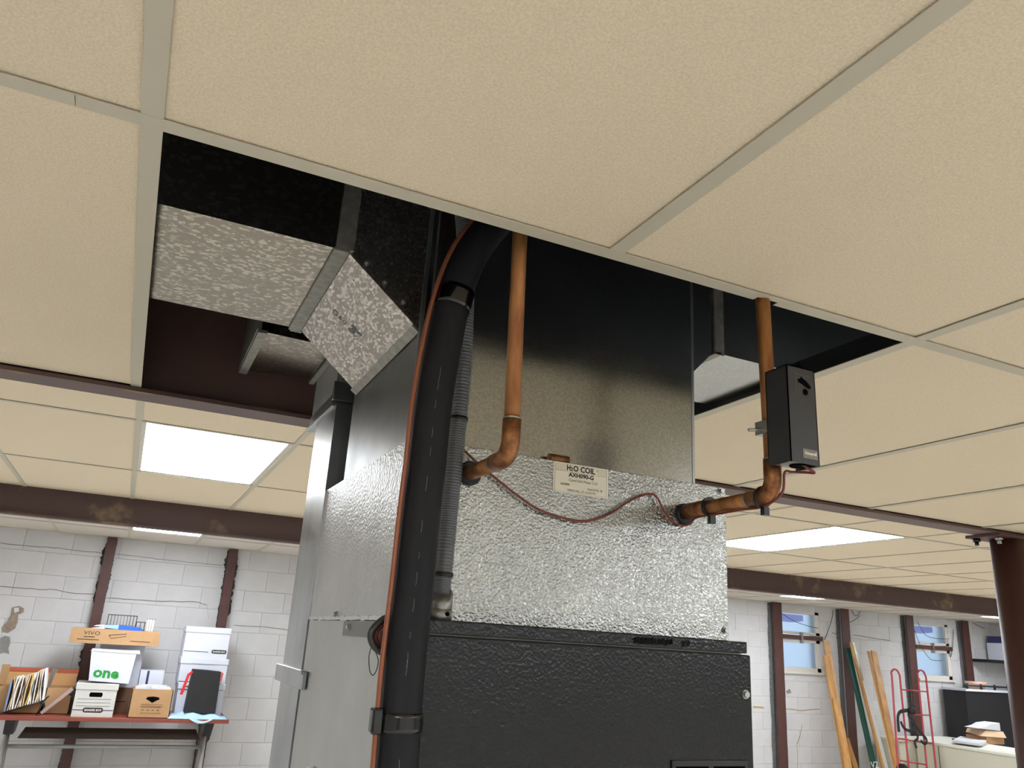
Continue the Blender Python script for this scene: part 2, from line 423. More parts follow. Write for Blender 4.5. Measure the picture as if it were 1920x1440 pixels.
# suspended ceiling
TX = [-.071 + .608 * n for n in range(-7, 24)]
ceil = thing('ceiling', (0, 0, H1), kind='structure')
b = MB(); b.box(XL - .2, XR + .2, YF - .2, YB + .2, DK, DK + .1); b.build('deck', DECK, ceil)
TY1 = [.878 - 1.22 * k for k in range(0, 7)]
light_cells1 = {(x, k) for x in (-5, 1, 7, 13, 19) for k in (1, 3, 5)}   # (column, row) of the lit panels in the near ceiling
tile_proto = {}
def tile(x0, x1, y0, y1, z, m_=TILE):
    key = (round(x1 - x0, 3), round(y1 - y0, 3), m_.name)
    if key in tile_proto:
        src, sx, sy, sz = tile_proto[key]; return copy_part(src, ceil, (x0 - sx, y0 - sy, z - sz))
    mb = MB(); mb.box(x0 + .004, x1 - .004, y0 + .004, y1 - .004, z + .0035, z + .018)
    o = mb.build('ceiling_tile', m_, ceil); tile_proto[key] = (o, x0, y0, z); return o
lights = []
for i in range(len(TX) - 1):
    x0, x1 = TX[i], TX[i + 1]
    if x1 < XL or x0 > XR: continue
    x0, x1 = max(x0, XL), min(x1, XR)
    n = i - 7
    if n not in (0, 1): tile(x0, x1, .878, 2.062, H1)
    for k in range(0, 6):
        y1, y0 = .878 - 1.22 * k, .878 - 1.22 * (k + 1)
        if y0 < YF: y0 = YF
        if k in (1, 3, 5) and n in (-2, 4, 10, 16): lights.append((x0, x1, y0, y1, H1, n, k)); continue
        tile(x0, x1, y0, y1, H1)
far_rows = [(2.10, 3.366), (3.366, 4.59), (4.59, 5.74)]
back_rows = [(5.74, 6.62), (6.62, 7.84), (7.84, YB)]
TX2 = [-.079 + .6095 * n for n in range(-7, 24)]
for i in range(len(TX2) - 1):
    x0, x1 = max(TX2[i], XL), min(TX2[i + 1], XR)
    if x1 <= x0: continue
    n = i - 7
    for ri, (y0, y1) in enumerate(far_rows + back_rows):
        if (ri == 1 and n in (-6, 0, 6, 12, 18)) or (ri == 4 and n in (-6, 0, 6, 12, 18)): lights.append((x0, x1, y0, y1, H2, n, ri + 10)); continue
        tile(x0, x1, y0, y1, H2, TILE if ri < 3 else TILE_BACK)

TH = .012
def tee(x0, x1, y0, y1, z, along, notch=None):
    mb = MB()
    if notch:
        mb.box(x0, notch[0], y0, y1, z, z + .0015); mb.box(notch[1], x1, y0, y1, z, z + .0015)
        mb.box(notch[0], notch[1], y0, y1 - .011, z, z + .0015)
    else: mb.box(x0, x1, y0, y1, z, z + .0015)
    o = mb.build('grid_tee', TEE, ceil)
    mb = MB()
    if along == 'x': yc = (y0 + y1) / 2; mb.box(x0, x1, yc - .001, yc + .001, z + .0015, z + .034); mb.box(x0, x1, yc - .003, yc + .003, z + .034, z + .042)
    else: xc = (x0 + x1) / 2; mb.box(xc - .001, xc + .001, y0, y1, z + .0015, z + .034); mb.box(xc - .003, xc + .003, y0, y1, z + .034, z + .042)
    mb.build('tee_web', TEEW, o)
    return o
ORG_fix = True
# main runner beside the opening, butt-jointed at one point and notched round the right copper pipe
tee(XL, -.149, .878 - TH, .878 + TH, H1, 'x'); tee(-.1482, XR, .878 - TH, .878 + TH, H1, 'x', notch=(.802, .842))
for k in range(1, 6): tee(XL, XR, .878 - 1.22 * k - TH, .878 - 1.22 * k + TH, H1, 'x')
for i, x in enumerate(TX):
    n = i - 7
    if x < XL or x > XR: continue
    if n != 1: tee(x - TH, x + TH, .878 + TH, 2.062, H1 + .0003, 'y')
    tee(x - TH, x + TH, YF, .878 - TH, H1 + .0003, 'y')
for y in (3.366, 4.59): tee(XL, XR, y - TH, y + TH, H2, 'x')
for y in (6.62, 7.84): tee(XL, XR, y - TH, y + TH, H2, 'x')
for x in TX2:
    if x < XL or x > XR: continue
    tee(x - TH, x + TH, 2.10, 5.73, H2 + .0003, 'y'); tee(x - TH, x + TH, 5.75, YB, H2 + .0003, 'y')
b = MB(); b.box(XL, XR, YB - .024, YB - .001, H2 - .001, H2 + .02); b.build('wall_angle', TEE, ceil)

# LED panels
proto = None
def light_label(x0, z, n, k):
    if k == 11 and n == 0: return 'bright flat LED ceiling panel left of the furnace, between the two beams'
    if k == 11 and n == 6: return 'bright flat LED ceiling panel right of the furnace, between the two beams'
    if k == 14 and n == 0: return 'lit LED ceiling panel beyond the far beam, above the box table'
    if k == 14 and n == 12: return 'lit LED ceiling panel beyond the far beam, above the first window'
    if k == 14 and n == 18: return 'lit LED ceiling panel beyond the far beam, behind the round column'
    return 'lit LED ceiling panel outside the picture'
for (x0, x1, y0, y1, z, n, k) in lights:
    w, d = x1 - x0, y1 - y0
    t = thing('ceiling_light', (x0, y0, z), light_label(x0, z, n, k), 'light', 'flat LED ceiling panels')
    b = MB()
    for (a, c_, e, f_) in ((0, .028, 0, d), (w - .028, w, 0, d), (.028, w - .028, 0, .028), (.028, w - .028, d - .028, d)):
        b.box(x0 + a + (.004 if a == 0 else 0), x0 + c_ - (.004 if c_ == w else 0), y0 + e + (.004 if e == 0 else 0), y0 + f_ - (.004 if f_ == d else 0), z + .004, z + .02)
    b.build('frame', FRAMEW, t)
    b = MB(); b.box(x0 + .028, x1 - .028, y0 + .028, y1 - .028, z + .006, z + .016); b.build('diffuser', PANEL, t)

# ---------------------------------------------------------------- steel beams and column
t = thing('steel_beam', (4, 2.10, .521), 'dark red steel beam along the near ceiling edge, behind the furnace', 'beam')
b = MB(); b.box(XL, XR, 2.057, 2.150, .521, .531); b.build('bottom_flange', STEEL, t)
b = MB(); b.box(XL, XR, 2.098, 2.108, .531, DK); b.build('web', STEEL, t)
b = MB()
for (p0, p1) in (((8, 693), (60, 703)), ((225, 728), (292, 740))):
    a = at(*p0, 'z', .5205); c_ = at(*p1, 'z', .5205)
    b.prism([(a.x, 2.0565, .5207), (c_.x, 2.0565, .5207), (c_.x - .01, 2.066, .5207), ((a.x + c_.x) / 2, 2.072, .5207), (a.x + .01, 2.063, .5207)], (0, 0, -.0004))
b.build('bare_chip', mat('chipped_primer', (142, 116, 78), .7), t)
t = thing('steel_beam', (4, 5.74, .553), 'deep dark red steel beam across the far ceiling, in front of the block wall', 'beam')
b = MB(); b.box(XL, XR, 5.675, 5.765, .5605, .572); b.build('bottom_flange', STEELW, t)
b = MB(); b.box(XL, XR, 5.712, 5.728, .572, DK); b.build('web', STEELW, t)

cx, cy = 3.165, 2.103
t = thing('steel_column', (cx, cy, ZF), 'round dark red steel column bolted under the near beam, at the right', 'column')
b = MB(); b.tube([(cx, cy, ZF), (cx, cy, .509)], .062, 32); b.build('shaft', mat('column_paint', (66, 40, 34), .5, spec=.3), t)
b = MB(); b.box(cx - .13, cx + .13, cy - .06, cy + .085, .509, .5208); b.build('cap_plate', POST, t)
bo = None
for (dx, dy) in ((-.1, -.035), (.1, -.035), (-.1, .06), (.1, .06)):
    mb = MB(); mb.cyl((cx + dx, cy + dy, .509), (cx + dx, cy + dy, .497), .015, 6); mb.cyl((cx + dx, cy + dy, .497), (cx + dx, cy + dy, .482), .008, 10)
    mb.build('bolt', SCREW if dx < 0 and dy < 0 else LEGB, t)

# ---------------------------------------------------------------- the furnace, coil casing, plenum and ducts
UX0, UX1 = .337, .911
def screw(p, nrm, t, r=.006, name='screw', m_=SCREW):
    nrm = Vector(nrm); p = Vector(p); mb = MB(); mb.tube([p, p + nrm * .002], r * 1.35, 14); mb.cyl(p + nrm * .002, p + nrm * .006, r, 6)
    return mb.build(name, m_, t)

# furnace cabinet
fy = 1.05
t = thing('furnace', ((UX0 + UX1) / 2, 1.35, ZF), 'tall furnace cabinet with a charcoal front door and bare metal side', 'furnace')
b = MB(); b.box(UX0, UX1 - .004, fy + .012, 1.66, ZF + .05, .018); b.build('cabinet_body', CABSIDE, t)
b = MB(); b.box(UX0 + .01, UX1, fy - .004, fy + .012, -.60, .003, bev=.0025); b.build('door', CABPAINT, t)
b = MB(); b.box(UX0 + .01, UX1, fy - .004, fy + .012, ZF + .06, -.61, bev=.0025); b.build('door', CABPAINT, t)
b = MB(); b.box(UX0 + .004, UX1 - .004, fy - .001, fy + .02, .005, .0225, bev=.0015); b.box(UX0 + .004, UX1 - .004, fy, fy + .056, .019, .0225); b.build('top_flange', CABPAINT, t)
q = at(1366, 1203, 'y', fy - .002)
b = MB(); b.box(UX0 - .003, UX0 + .002, fy + .02, 1.368, -.006, .017); b.build('side_flange', TRIMG, t)
screw(at(656, 1176, 'x', UX0 - .003), (-1, 0, 0), t, .004)
screw(at(1397, 1302, 'y', fy - .004), (0, -1, 0), t, .005)
# recessed handle of the door
a = at(1258, 1425, 'y', fy - .004); c_ = at(1412, 1427, 'y', fy - .004)
b = MB(); b.box(a.x, c_.x - .012, fy - .007, fy - .003, a.z - .05, a.z, bev=.0015); b.build('handle_bezel', BLACKP, t)
xm = (a.x + c_.x) / 2 - .006
for (u, v) in ((a.x + .006, xm - .004), (xm + .004, c_.x - .018)):
    b = MB(); b.box(u, v, fy - .0075, fy - .004, a.z - .046, a.z - .008, bev=.001); b.build('handle_pocket', DARKHOLE, t)
# black marker scribble on the flange
b = MB(); pts = []
for i in range(60):
    px = 1188 + i * 1.25; py = 1198 + (px - 1188) * .06 + (8 if i % 2 else -3) + random.uniform(-2, 2); pts.append(at(px, py, 'y', fy - .0018))
b.tube(pts, .0007, 5)
pts = [at(1278 + i * 1.2, 1202 + (i % 3) * 5 + random.uniform(-1, 1), 'y', fy - .0018) for i in range(14)]
b.tube(pts, .0007, 5)
b.build('marker_scribble', INK, t)
b = MB()
for k in range(24):
    y0 = 1.13 + k * .022; b.box(UX0 - .0025 - random.random() * .001, UX0, y0, y0 + .023, .0185 + random.uniform(-.001, .001), .0235 + random.uniform(0, .002))
b.build('sealant_bead', CAUL, t)

# coil casing
t = thing('coil_casing', ((UX0 + UX1) / 2, 1.38, .0235), 'embossed galvanised coil box on top of the furnace, with a paper label', 'coil box')
b = MB(); b.box(UX0 + .002, UX1, 1.101, 1.664, .0235, .272); b.build('casing_body', HAMMERS, t)
b = MB(); b.box(UX0, UX1 + .001, 1.0985, 1.1012, .0235, .2775, bev=.0008); b.build('front_panel', HAMMER, t)
b = MB(); b.box(UX0 - .001, UX0 + .002, 1.1, 1.664, .0235, .2765); b.build('side_panel', HAMMERS, t)
b = MB(); b.box(UX0 - .004, UX0 - .001, 1.655, 1.664, .0235, .2765); b.build('edge_flange', GALVD, t)
for p in ((1351, 921), (1359, 1182)): screw(at(*p, 'y', 1.0985), (0, -1, 0), t, .0042)
screw(at(631, 1152, 'x', UX0 - .001), (-1, 0, 0), t, .004)
# the paper label
LO = at(1037, 930, 'y', 1.0985); LW, LH_ = .1, .056
L0 = at(1036, 921, 'y', 1.0985); L1 = at(1139, 935, 'y', 1.0985); L2 = at(1036.5, 864, 'y', 1.0985)
lx0, lx1, lz0, lz1 = L0.x, L1.x, (L0.z + L1.z) / 2 , 0
lz1 = L2.z
lw, lh = lx1 - lx0, lz1 - lz0
b = MB(); b.box(lx0, lx1, 1.0978, 1.0985, lz0, lz1); lab = b.build('paper_label', LABEL, t)
yl = 1.0978
b = MB()
for i in range(26):
    u = (i + .5) / 26
    if .22 < u < .80: continue
    b.box(lx0 + lw * (.03 + .94 * u), lx0 + lw * (.03 + .94 * u) + .0007, yl - .0003, yl, lz1 - lh * .27, lz1 - lh * .06)
b.box(lx0 + lw * .025, lx1 - lw * .025, yl - .0003, yl, lz1 - lh * .285, lz1 - lh * .275)
for (u0, u1, v0, v1) in ((.025, .975, .035, .045), (.025, .975, .945, .955), (.025, .032, .035, .955), (.968, .975, .035, .955)):
    b.box(lx0 + lw * u0, lx0 + lw * u1, yl - .0003, yl, lz0 + lh * v0, lz0 + lh * v1)
b.build('label_border', LABELS, lab)
def ltext(s_, u, v, size, width, bold=0, m_=INK): 
    text_mesh(s_, 'label_text', m_, lab, (lx0 + lw * u, yl - .0004, lz0 + lh * v), (1, 0, 0), (0, 0, 1), size, bold, width=lw * width)
ltext('H', .23, .76, .0125, .062, .03); ltext('2', .30, .755, .0088, .04, .03); ltext('O COIL', .345, .76, .0125, .405, .03)
ltext('TM', .765, .86, .003, .04, 0)
ltext('AXH090-G', .27, .555, .0095, .46, .03)
ltext('Cased Hot Water Coil', .27, .40, .0068, .52, 0, mat('grey_print', (92, 90, 84), .6))
ltext('AXH090G', .13, .25, .0045, .16, .01)
ltext('Serial 02736  28', .62, .19, .0045, .27, .01)
ltext('UNICO INC., ST. LOUIS MO', .25, .07, .005, .52, 0)
# black rubber collars round both pipe holes
HL = at(880, 888, 'y', 1.098); HR = at(1284, 965, 'y', 1.098)
for h_ in (HL, HR):
    b = MB(); b.tube([(h_.x, 1.0985, h_.z), (h_.x, 1.094, h_.z), (h_.x, 1.092, h_.z)], [.0185, .0185, .016], 28); b.build('rubber_collar', RUBBER, t)

# supply plenum with its corner flange
px0, px1, py0, py1 = .343, .861, 1.125, 1.535
pc = thing('supply_plenum', ((px0 + px1) / 2, 1.33, .272), 'tall galvanised plenum duct rising from the coil box into the ceiling', 'duct')
b = MB(); b.box(px0, px1, py0, py1, .2725, .93)
o = b.build('plenum_body', GALV3, pc)
b = MB(); b.box(px0 - .0015, px0, py0, py1, .2725, .457); b.build('side_sheet', GALV2, pc)
b = MB(); b.box(px1, px1 + .006, py0 - .001, py0 + .006, .2725, .93, bev=.001); b.build('corner_flange', GALVD, pc)
b = MB(); b.box(px0 - .005, px0 + .001, py0 - .003, py0 + .004, .2725, .93); b.box(px0 + .010, px0 + .012, py0 - .003, py0, .2725, .93); b.build('corner_flange', GALVD, pc)
for z in (.475, .57, .66): screw((px0 - .004, py0 + .012, z), (-1, 0, 0), pc, .0035)

# left branch duct: level run, cleat, sloping mouth
t = thing('branch_duct', (.0, 1.32, .56), 'spangled galvanised branch duct running left out of the plenum', 'duct')
XA = .212
b = MB(); b.box(-3.6, XA, 1.132, 1.516, .562, .86); b.build('duct_run', GALV, t)
b = MB(); b.hexa([(XA, 1.132, .562), (px0 - .002, 1.132, .458), (px0 - .002, 1.512, .452), (XA, 1.516, .562), (XA, 1.132, .86), (px0 - .002, 1.132, .86), (px0 - .002, 1.512, .86), (XA, 1.516, .86)]); b.build('sloping_mouth', mat('galvanised_spangle_fine', (196, 190, 180), .3, metal=1, var=.5, vscale=240, voronoi=True, vcontrast=(.5, .8), roughvar=.05, vcol=(146, 138, 128), stretch=(1, .45, 1)), t)
b = MB(); b.box(XA - .020, XA + .004, 1.127, 1.518, .5565, .562, bev=.001); b.box(XA - .018, XA + .01, 1.127, 1.132, .562, .86); b.box(XA - .016, XA + .006, 1.516, 1.523, .556, .60); b.build('cleat', CLEAT, t)
b = MB(); b.prism([(px0 - .014, 1.130, .4655), (px0 - .002, 1.130, .4565), (px0 - .002, 1.514, .4505), (px0 - .014, 1.514, .4595)], (-.0015, 0, -.003)); b.build('mouth_flange', CLEAT, t)
# stamped marks on the mouth
sl = (Vector((px0, 1.132, .458)) - Vector((XA, 1.132, .562))).normalized()
yd = Vector((0, 1, 0)); 
c0 = Vector((XA, 1.335, .562)) + sl * .075
text_mesh('32', 'ink_stamp', INK, t, c0, sl, -yd, .036, .05, thick=.0012, width=.034)
text_mesh('G60', 'ink_stamp', mat('faint_ink', (70, 68, 66), .6), t, c0 - sl * .042 - yd * .0, sl, -yd, .022, 0, thick=.0008, width=.034)
for s_ in (.25, .5, .75):
    p = Vector((XA, 1.1315, .575)).lerp(Vector((px0, 1.1315, .475)), s_); screw(p, (0, -1, 0), t, .003)

# right branch duct
t = thing('branch_duct', (1.5, 1.28, .545), 'dark galvanised branch duct running right out of the plenum', 'duct')
b = MB(); b.box(.925, 3.2, 1.14, 1.415, .547, .80); b.build('duct_run', GALV3, t)
b = MB(); b.hexa([(px1 + .006, 1.14, .487), (.925, 1.14, .547), (.925, 1.415, .547), (px1 + .006, 1.415, .487), (px1 + .006, 1.14, .80), (.925, 1.14, .80), (.925, 1.415, .80), (px1 + .006, 1.415, .80)]); b.build('sloping_mouth', GALV3, t)
b = MB(); b.box(.925, .947, 1.134, 1.14, .542, .80, bev=.001); b.box(.925, .94, 1.134, 1.415, .5425, .547); b.build('cleat', CLEAT, t)

# return riser behind the casing, with drive cleats, and the short branch on top of it
t = thing('return_riser', (.5, 1.77, ZF), 'brushed galvanised return duct standing behind the furnace left side', 'duct')
b = MB(); b.box(UX0 - .002, .62, 1.668, 1.872, ZF, -.088); b.build('lower_section', GALVD, t)
b = MB(); b.box(UX0 - .002, .62, 1.668, 1.872, -.088, .468); b.build('middle_section', GALVD, t)
b = MB(); b.box(UX0 - .002, .62, 1.700, 1.95, .482, .86); b.build('upper_section', CABSIDE, t)
b = MB(); b.box(UX0 - .008, .625, 1.688, 1.965, .466, .474, bev=.001); b.box(UX0 - .006, .62, 1.690, 1.697, .474, .500); b.box(UX0 - .004, UX0 - .002, 1.70, 1.955, .474, .50); b.build('drive_cleat', GALVD, t)
b = MB(); b.box(UX0 - .010, UX0 + .035, 1.680, 1.690, .478, .522, bev=.002); b.build('cleat_tab', GALVD, t)
b = MB(); b.box(UX0 - .011, UX0 - .002, 1.605, 1.90, -.108, -.075, bev=.0015); b.build('drive_cleat', GALVD, t)
screw(at(569, 1261, 'x', UX0 - .011), (-1, 0, 0), t, .0035)
t = thing('branch_duct', (.25, 1.84, .60), 'short galvanised branch duct behind the sloping mouth, over the return riser', 'duct')
b = MB(); b.hexa([(.168, 1.70, .607), (UX0 - .003, 1.70, .603), (UX0 - .003, 1.965, .603), (.168, 2.01, .607), (.168, 1.70, .86), (UX0 - .003, 1.70, .86), (UX0 - .003, 1.965, .86), (.168, 2.01, .86)]); b.build('duct_run', GALV, t)
b = MB(); b.box(.152, .172, 1.685, 2.015, .598, .606, bev=.001); b.box(.150, .158, 1.685, 2.015, .606, .86); b.build('cleat', CLEAT, t)
b = MB(); b.box(UX0 - .016, UX0 - .003, 1.695, 1.985, .594, .602, bev=.001); b.build('mouth_flange', CLEAT, t)

# copper pipes
def arc(p, d0, d1, r, n=8):                  # elbow arc around corner p, from direction d0 to d1
    d0, d1 = Vector(d0).normalized(), Vector(d1).normalized(); a = Vector(p) - d0 * r; c_ = Vector(p) + d1 * r
    ce = a + d1 * r
    return [ce + (a - ce) * math.cos(t_) + (d0 * r) * math.sin(t_) for t_ in [PI / 2 * i / n for i in range(n + 1)]]
def copper(name, lab, x, y, zc, hole_y, ztop_, xtop, rr=.0111):
    t = thing(name, (x, y, zc), lab, 'pipe', 'copper heating pipes')
    b = MB(); b.tube([(x, y, zc + .045), (xtop, y, ztop_)], rr, 24); b.build('riser', COPPER, t)
    el = arc((x, y, zc), (0, 0, -1), (0, 1, 0), .024)
    b = MB(); b.tube([(x, y, zc + .052)] + el + [(x, y + .05, zc)], rr + .0018, 24); b.build('elbow', COPPERE, t)
    b = MB(); b.tube([(x, y + .045, zc), (x, hole_y + .02, zc)], rr, 24); b.build('stub', COPPER, t)
    for p, q in (((x, y, zc + .052), (x, y, zc + .0545)), ((x, y + .05, zc), (x, y + .0525, zc))):
        b = MB(); b.cyl(p, q, rr + .0016, 24); b.build('solder_joint', SOLDER, t)
    return t
copper('copper_pipe', 'tarnished copper pipe just right of the black foam pipe, entering the coil box', HL.x, .955, HL.z, 1.1, .90, HL.x - .012)
t2 = copper('copper_pipe', 'copper pipe at the right carrying the grey control box', .822, .885, HR.z + .004, 1.1, .60, .815)
b = MB(); b.tube([(.822, 1.035, HR.z + .004), (.822, 1.09, HR.z + .004)], .0129, 24); b.build('coupling', COPPERE, t2)
b = MB(); b.cyl((.822, 1.033, HR.z + .004), (.822, 1.0355, HR.z + .004), .0135, 24); b.build('solder_joint', SOLDER, t2)
# scrap of copper on the ledge over the label
q = at(1048, 857, 'y', 1.112)
t = thing('copper_scrap', q, 'short offcut of copper lying on the ledge above the paper label', 'offcut')
b = MB(); b.tube([(q.x - .018, 1.112, .2825), (q.x + .016, 1.112, .2825)], .0085, 16); b.build('offcut_tube', COPPERE, t)

# control box strapped on the pipe
bx0, bx1, by0, by1, bz0, bz1 = .804, .857, .828, .873, .2635, .407
t = thing('control_box', ((bx0 + bx1) / 2, by0, bz0), 'dark grey pipe-mounted temperature control box with an open bottom', 'control')
b = MB()
th = .0015
for e in ((bx0, bx0 + th, by0, by1, bz0, bz1), (bx1 - th, bx1, by0, by1, bz0, bz1), (bx0, bx1, by0, by0 + th, bz0, bz1), (bx0, bx1, by0, by1, bz1 - th, bz1), (bx0, bx1, by1 - th, by1, bz0 + .01, bz1)):
    b.box(*e)
bmesh.ops.remove_doubles(b.bm, verts=b.bm.verts, dist=1e-6)
o = b.build('cover', ENCL, t)
b = MB(); b.box(bx0 + .003, bx1 - .02, by0 + .003, by1 - .003, bz0 + .002, bz0 + .03); b.build('chassis', CAST, t)
b = MB(); b.tube([(bx0 + .033, by0 + .02, bz0 + .0), (bx0 + .033, by0 + .02, bz0 + .008)], .013, 20); b.build('cable_entry', DARKHOLE, t)
wq = [(.45, .83), (.50, .86), (.54, .845), (.72, .82), (.70, .77), (.56, .80), (.50, .815), (.44, .80)]
def bxz(u, v): return (bx0 + (bx1 - bx0) * u, by0 - .0004, bz0 + (bz1 - bz0) * v)
b = MB(); b.prism([bxz(.36, .865), bxz(.48, .885), bxz(.5, .905), bxz(.54, .89), bxz(.68, .865), bxz(.84, .815), bxz(.80, .785), bxz(.66, .80), bxz(.52, .825), bxz(.40, .835)], (0, .002, 0)); b.build('dial_window', DARKHOLE, t)
b = MB(); c0 = Vector(bxz(.62, .745)); b.tube([c0, c0 + Vector((0, -.0004, 0))], .0048, 16); b.build('screw_hole', DARKHOLE, t)
b = MB()
for (u0, u1, v0, v1) in ((.26, .86, .915, .918), (.26, .27, .73, .918)): 
    p, q = bxz(u0, v0), bxz(u1, v1); b.box(p[0], q[0], by0 - .0006, by0, p[2], q[2])
b.build('embossed_line', TRIMG, t)
p, q = bxz(.42, .055), bxz(.93, .15)
b = MB(); b.box(p[0], q[0], by0 - .0008, by0, p[2], q[2]); pl = b.build('name_plate', PLATE, t)
text_mesh('Honeywell', 'plate_text', LETW, pl, (p[0] + .003, by0 - .0009, p[2] + .0055), (1, 0, 0), (0, 0, 1), .0068, .03, width=.0215)
b = MB(); b.box(bx0 + .035, bx0 + .043, by0 + .02, by0 + .03, bz1, bz1 + .004); b.build('top_clip', FRAMEW, t)
q = at(1440, 806, 'y', .885)
b = MB(); b.box(q.x - .012, q.x + .012, .870, .899, q.z - .008, q.z + .012); b.build('pipe_clamp', SCREW, t)
e = at(1405, 806, 'y', .885)
b = MB(); b.tube([(q.x, .885, q.z), (e.x, .885, e.z)], .0026, 10); b.ball((e.x, .885, e.z), (.0026,) * 3); b.build('clamp_screw', SCREW, t)

# insulated refrigerant pipe
cl = [(744, 1440), (759, 1250), (776, 1100), (790, 960), (801, 870), (812, 767), (828, 667), (846, 580), (866, 515), (889, 467), (917, 430), (945, 400)]
ip = [at(x, y, 'y', 1.008) for x, y in cl]
down = ip[0] + (ip[0] - ip[1]) * 2.0; down.y = 1.005
t = thing('insulated_pipe', (ip[0].x, 1.008, -.7), 'thick black foam-insulated pipe running up in front of the furnace corner', 'pipe')
b = MB(); b.tube(smooth_path([down] + ip, 5), .0258, 32); b.build('foam_sleeve', FOAM, t)
def band(pa, pb, r, name, m_, par):
    b = MB(); a = Vector(pa); c_ = Vector(pb); n = 5
    b.tube([a.lerp(c_, i / n) for i in range(n + 1)], [r, r + .0003, r, r + .0004, r + .0001, r + .0003], 32, cap=True); return b.build(name, m_, par)
sp = smooth_path(ip, 12)
def nearest(py):
    best = min(sp, key=lambda p: abs(720 + F * RY.dot(p) / RZ.dot(p) - py)); return best
band(nearest(546), nearest(582), .0272, 'tape_band', TAPE, t)
band(nearest(1326), nearest(1366), .0275, 'tape_band', TAPE, t)
# scuffs along the sleeve
b = MB()
for y0 in (700, 724, 760, 812, 846, 905, 985, 1040, 1082, 1130, 1188, 1230, 1245, 1420):
    p = nearest(y0 + random.uniform(-4, 4)); q_ = nearest(y0 + random.uniform(10, 24)); o_ = Vector((-.006, -.0252, 0)); b.tube([p + o_, p.lerp(q_, .5) + o_ + Vector((.0007, 0, 0)), q_ + o_], .0003, 4)
b.build('scuff_mark', SCUFF, t)
q = nearest(1345)
b = MB(); b.box(q.x - .039, q.x - .024, q.y - .012, q.y + .004, q.z - .014, q.z + .016, bev=.003); b.build('tape_tail', TAPE, t)

# thin copper line taped to the left of the foam
sp2 = []
for p in [down] + ip:
    sp2.append(p + Vector((-.0308, -.004, 0)))
t = thing('capillary_line', (sp2[1].x, 1.0, -.7), 'thin copper-coloured line taped to the left side of the black foam pipe', 'pipe')
pts = smooth_path([sp2[i] for i in range(len(sp2))], 4)
b = MB(); b.tube([p + Vector((-.001 * max(0, min(1, (p.z - .2) / .1)) * max(0, min(1, (.55 - p.z) / .2)), 0, 0)) for p in pts], .0036, 10); b.build('thin_tube', WIREC, t)

# grey ribbed conduit
cc = [(824, 1128), (829, 1090), (838, 1000), (845, 930), (853, 850), (860, 780), (868, 690), (872, 600), (874, 520), (872, 455), (868, 400)]
cp = smooth_path([at(x, y, 'y', 1.068) for x, y in cc], 60)
t = thing('flexible_conduit', cp[0], 'grey ribbed flexible conduit right behind the black foam pipe', 'conduit')
b = MB(); rs = [(.0125 if (i // 2) % 2 else .0134) for i in range(len(cp))]; b.tube(cp, rs, 16); b.build('ribbed_hose', FLEX, t)
c0 = at(824, 1150, 'y', 1.068)
b = MB(); b.tube([(c0.x, 1.072, .0225), (c0.x, 1.072, .038)], .0185, 24); b.build('connector_base', CAST, t)
b = MB(); b.tube([(c0.x, 1.072, .038), (c0.x, 1.072, .040), (c0.x, 1.07, .0405), (c0.x, 1.07, .058), (cp[0].x, 1.068, .060)], [.0185, .0165, .0178, .0178, .015], 24); b.build('connector_nut', CAST, t)
b = MB(); b.cyl((c0.x + .006, 1.055, .031), (c0.x + .006, 1.0525, .031), .003, 10); b.build('set_screw_hole', DARKHOLE, t)
for yy in (786, 1078):
    p = min(cp, key=lambda p: abs(720 + F * RY.dot(p) / RZ.dot(p) - yy)); i = cp.index(p)
    b = MB(); b.tube([cp[i - 3], cp[i + 3]], .0146, 20); b.build('cable_tie', BLACKP, t)

# thermostat wire
wp = [(850, 815), (868, 842), (900, 872), (930, 897), (965, 925), (1010, 955), (1060, 972), (1100, 977), (1140, 965), (1180, 940), (1215, 926), (1232, 933), (1245, 958), (1262, 978), (1285, 985)]
pts = [at(x, y, 'y', 1.091) for x, y in wp]
rz = HR.z + .004 - .0135
for yy in (1.06, 1.0, .95): pts.append(Vector((.820, yy, rz)))
pts += [Vector((.822, .905, rz)), Vector((.828, .874, rz + .016)), Vector((.829, .868, rz + .045)), Vector((.838, .862, .258)), Vector((.848, .845, .256)), Vector((.853, .835, .255)), Vector((.838, .84, .264)), Vector((.83, .845, .275))]
t = thing('control_wire', pts[7], 'thin brown wire looping across the coil box to the control box', 'wire')
b = MB(); b.tube(smooth_path(pts, 8), .0019, 10); b.build('wire_run', WIRE, t)
for (p, q_) in (((.822, 1.036, HR.z + .004), (.822, 1.029, HR.z + .004)), ((.822, .895, HR.z + .010), (.822, .891, HR.z - .002))):
    pass
def tie(c0, nrm, r, tailp):
    nrm = Vector(nrm).normalized(); c0 = Vector(c0)
    tt = thing('cable_tie', c0, 'black cable tie round the right copper pipe, ' + tailp, 'tie')
    b = MB(); b.tube([c0 - nrm * .0025, c0 + nrm * .0025], r, 20)
    b.box(c0.x - .002, c0.x + .008, c0.y - .004, c0.y + .004, c0.z - r - .010, c0.z - r + .002)
    b.build('tie_loop', BLACKP, tt)
tie((.822, 1.035 - .006, HR.z + .004), (0, 1, 0), .0165, 'next to the coil box')
tie((.822, .907, HR.z + .004), (0, 1, .25), .0165, 'at the elbow under the control box')

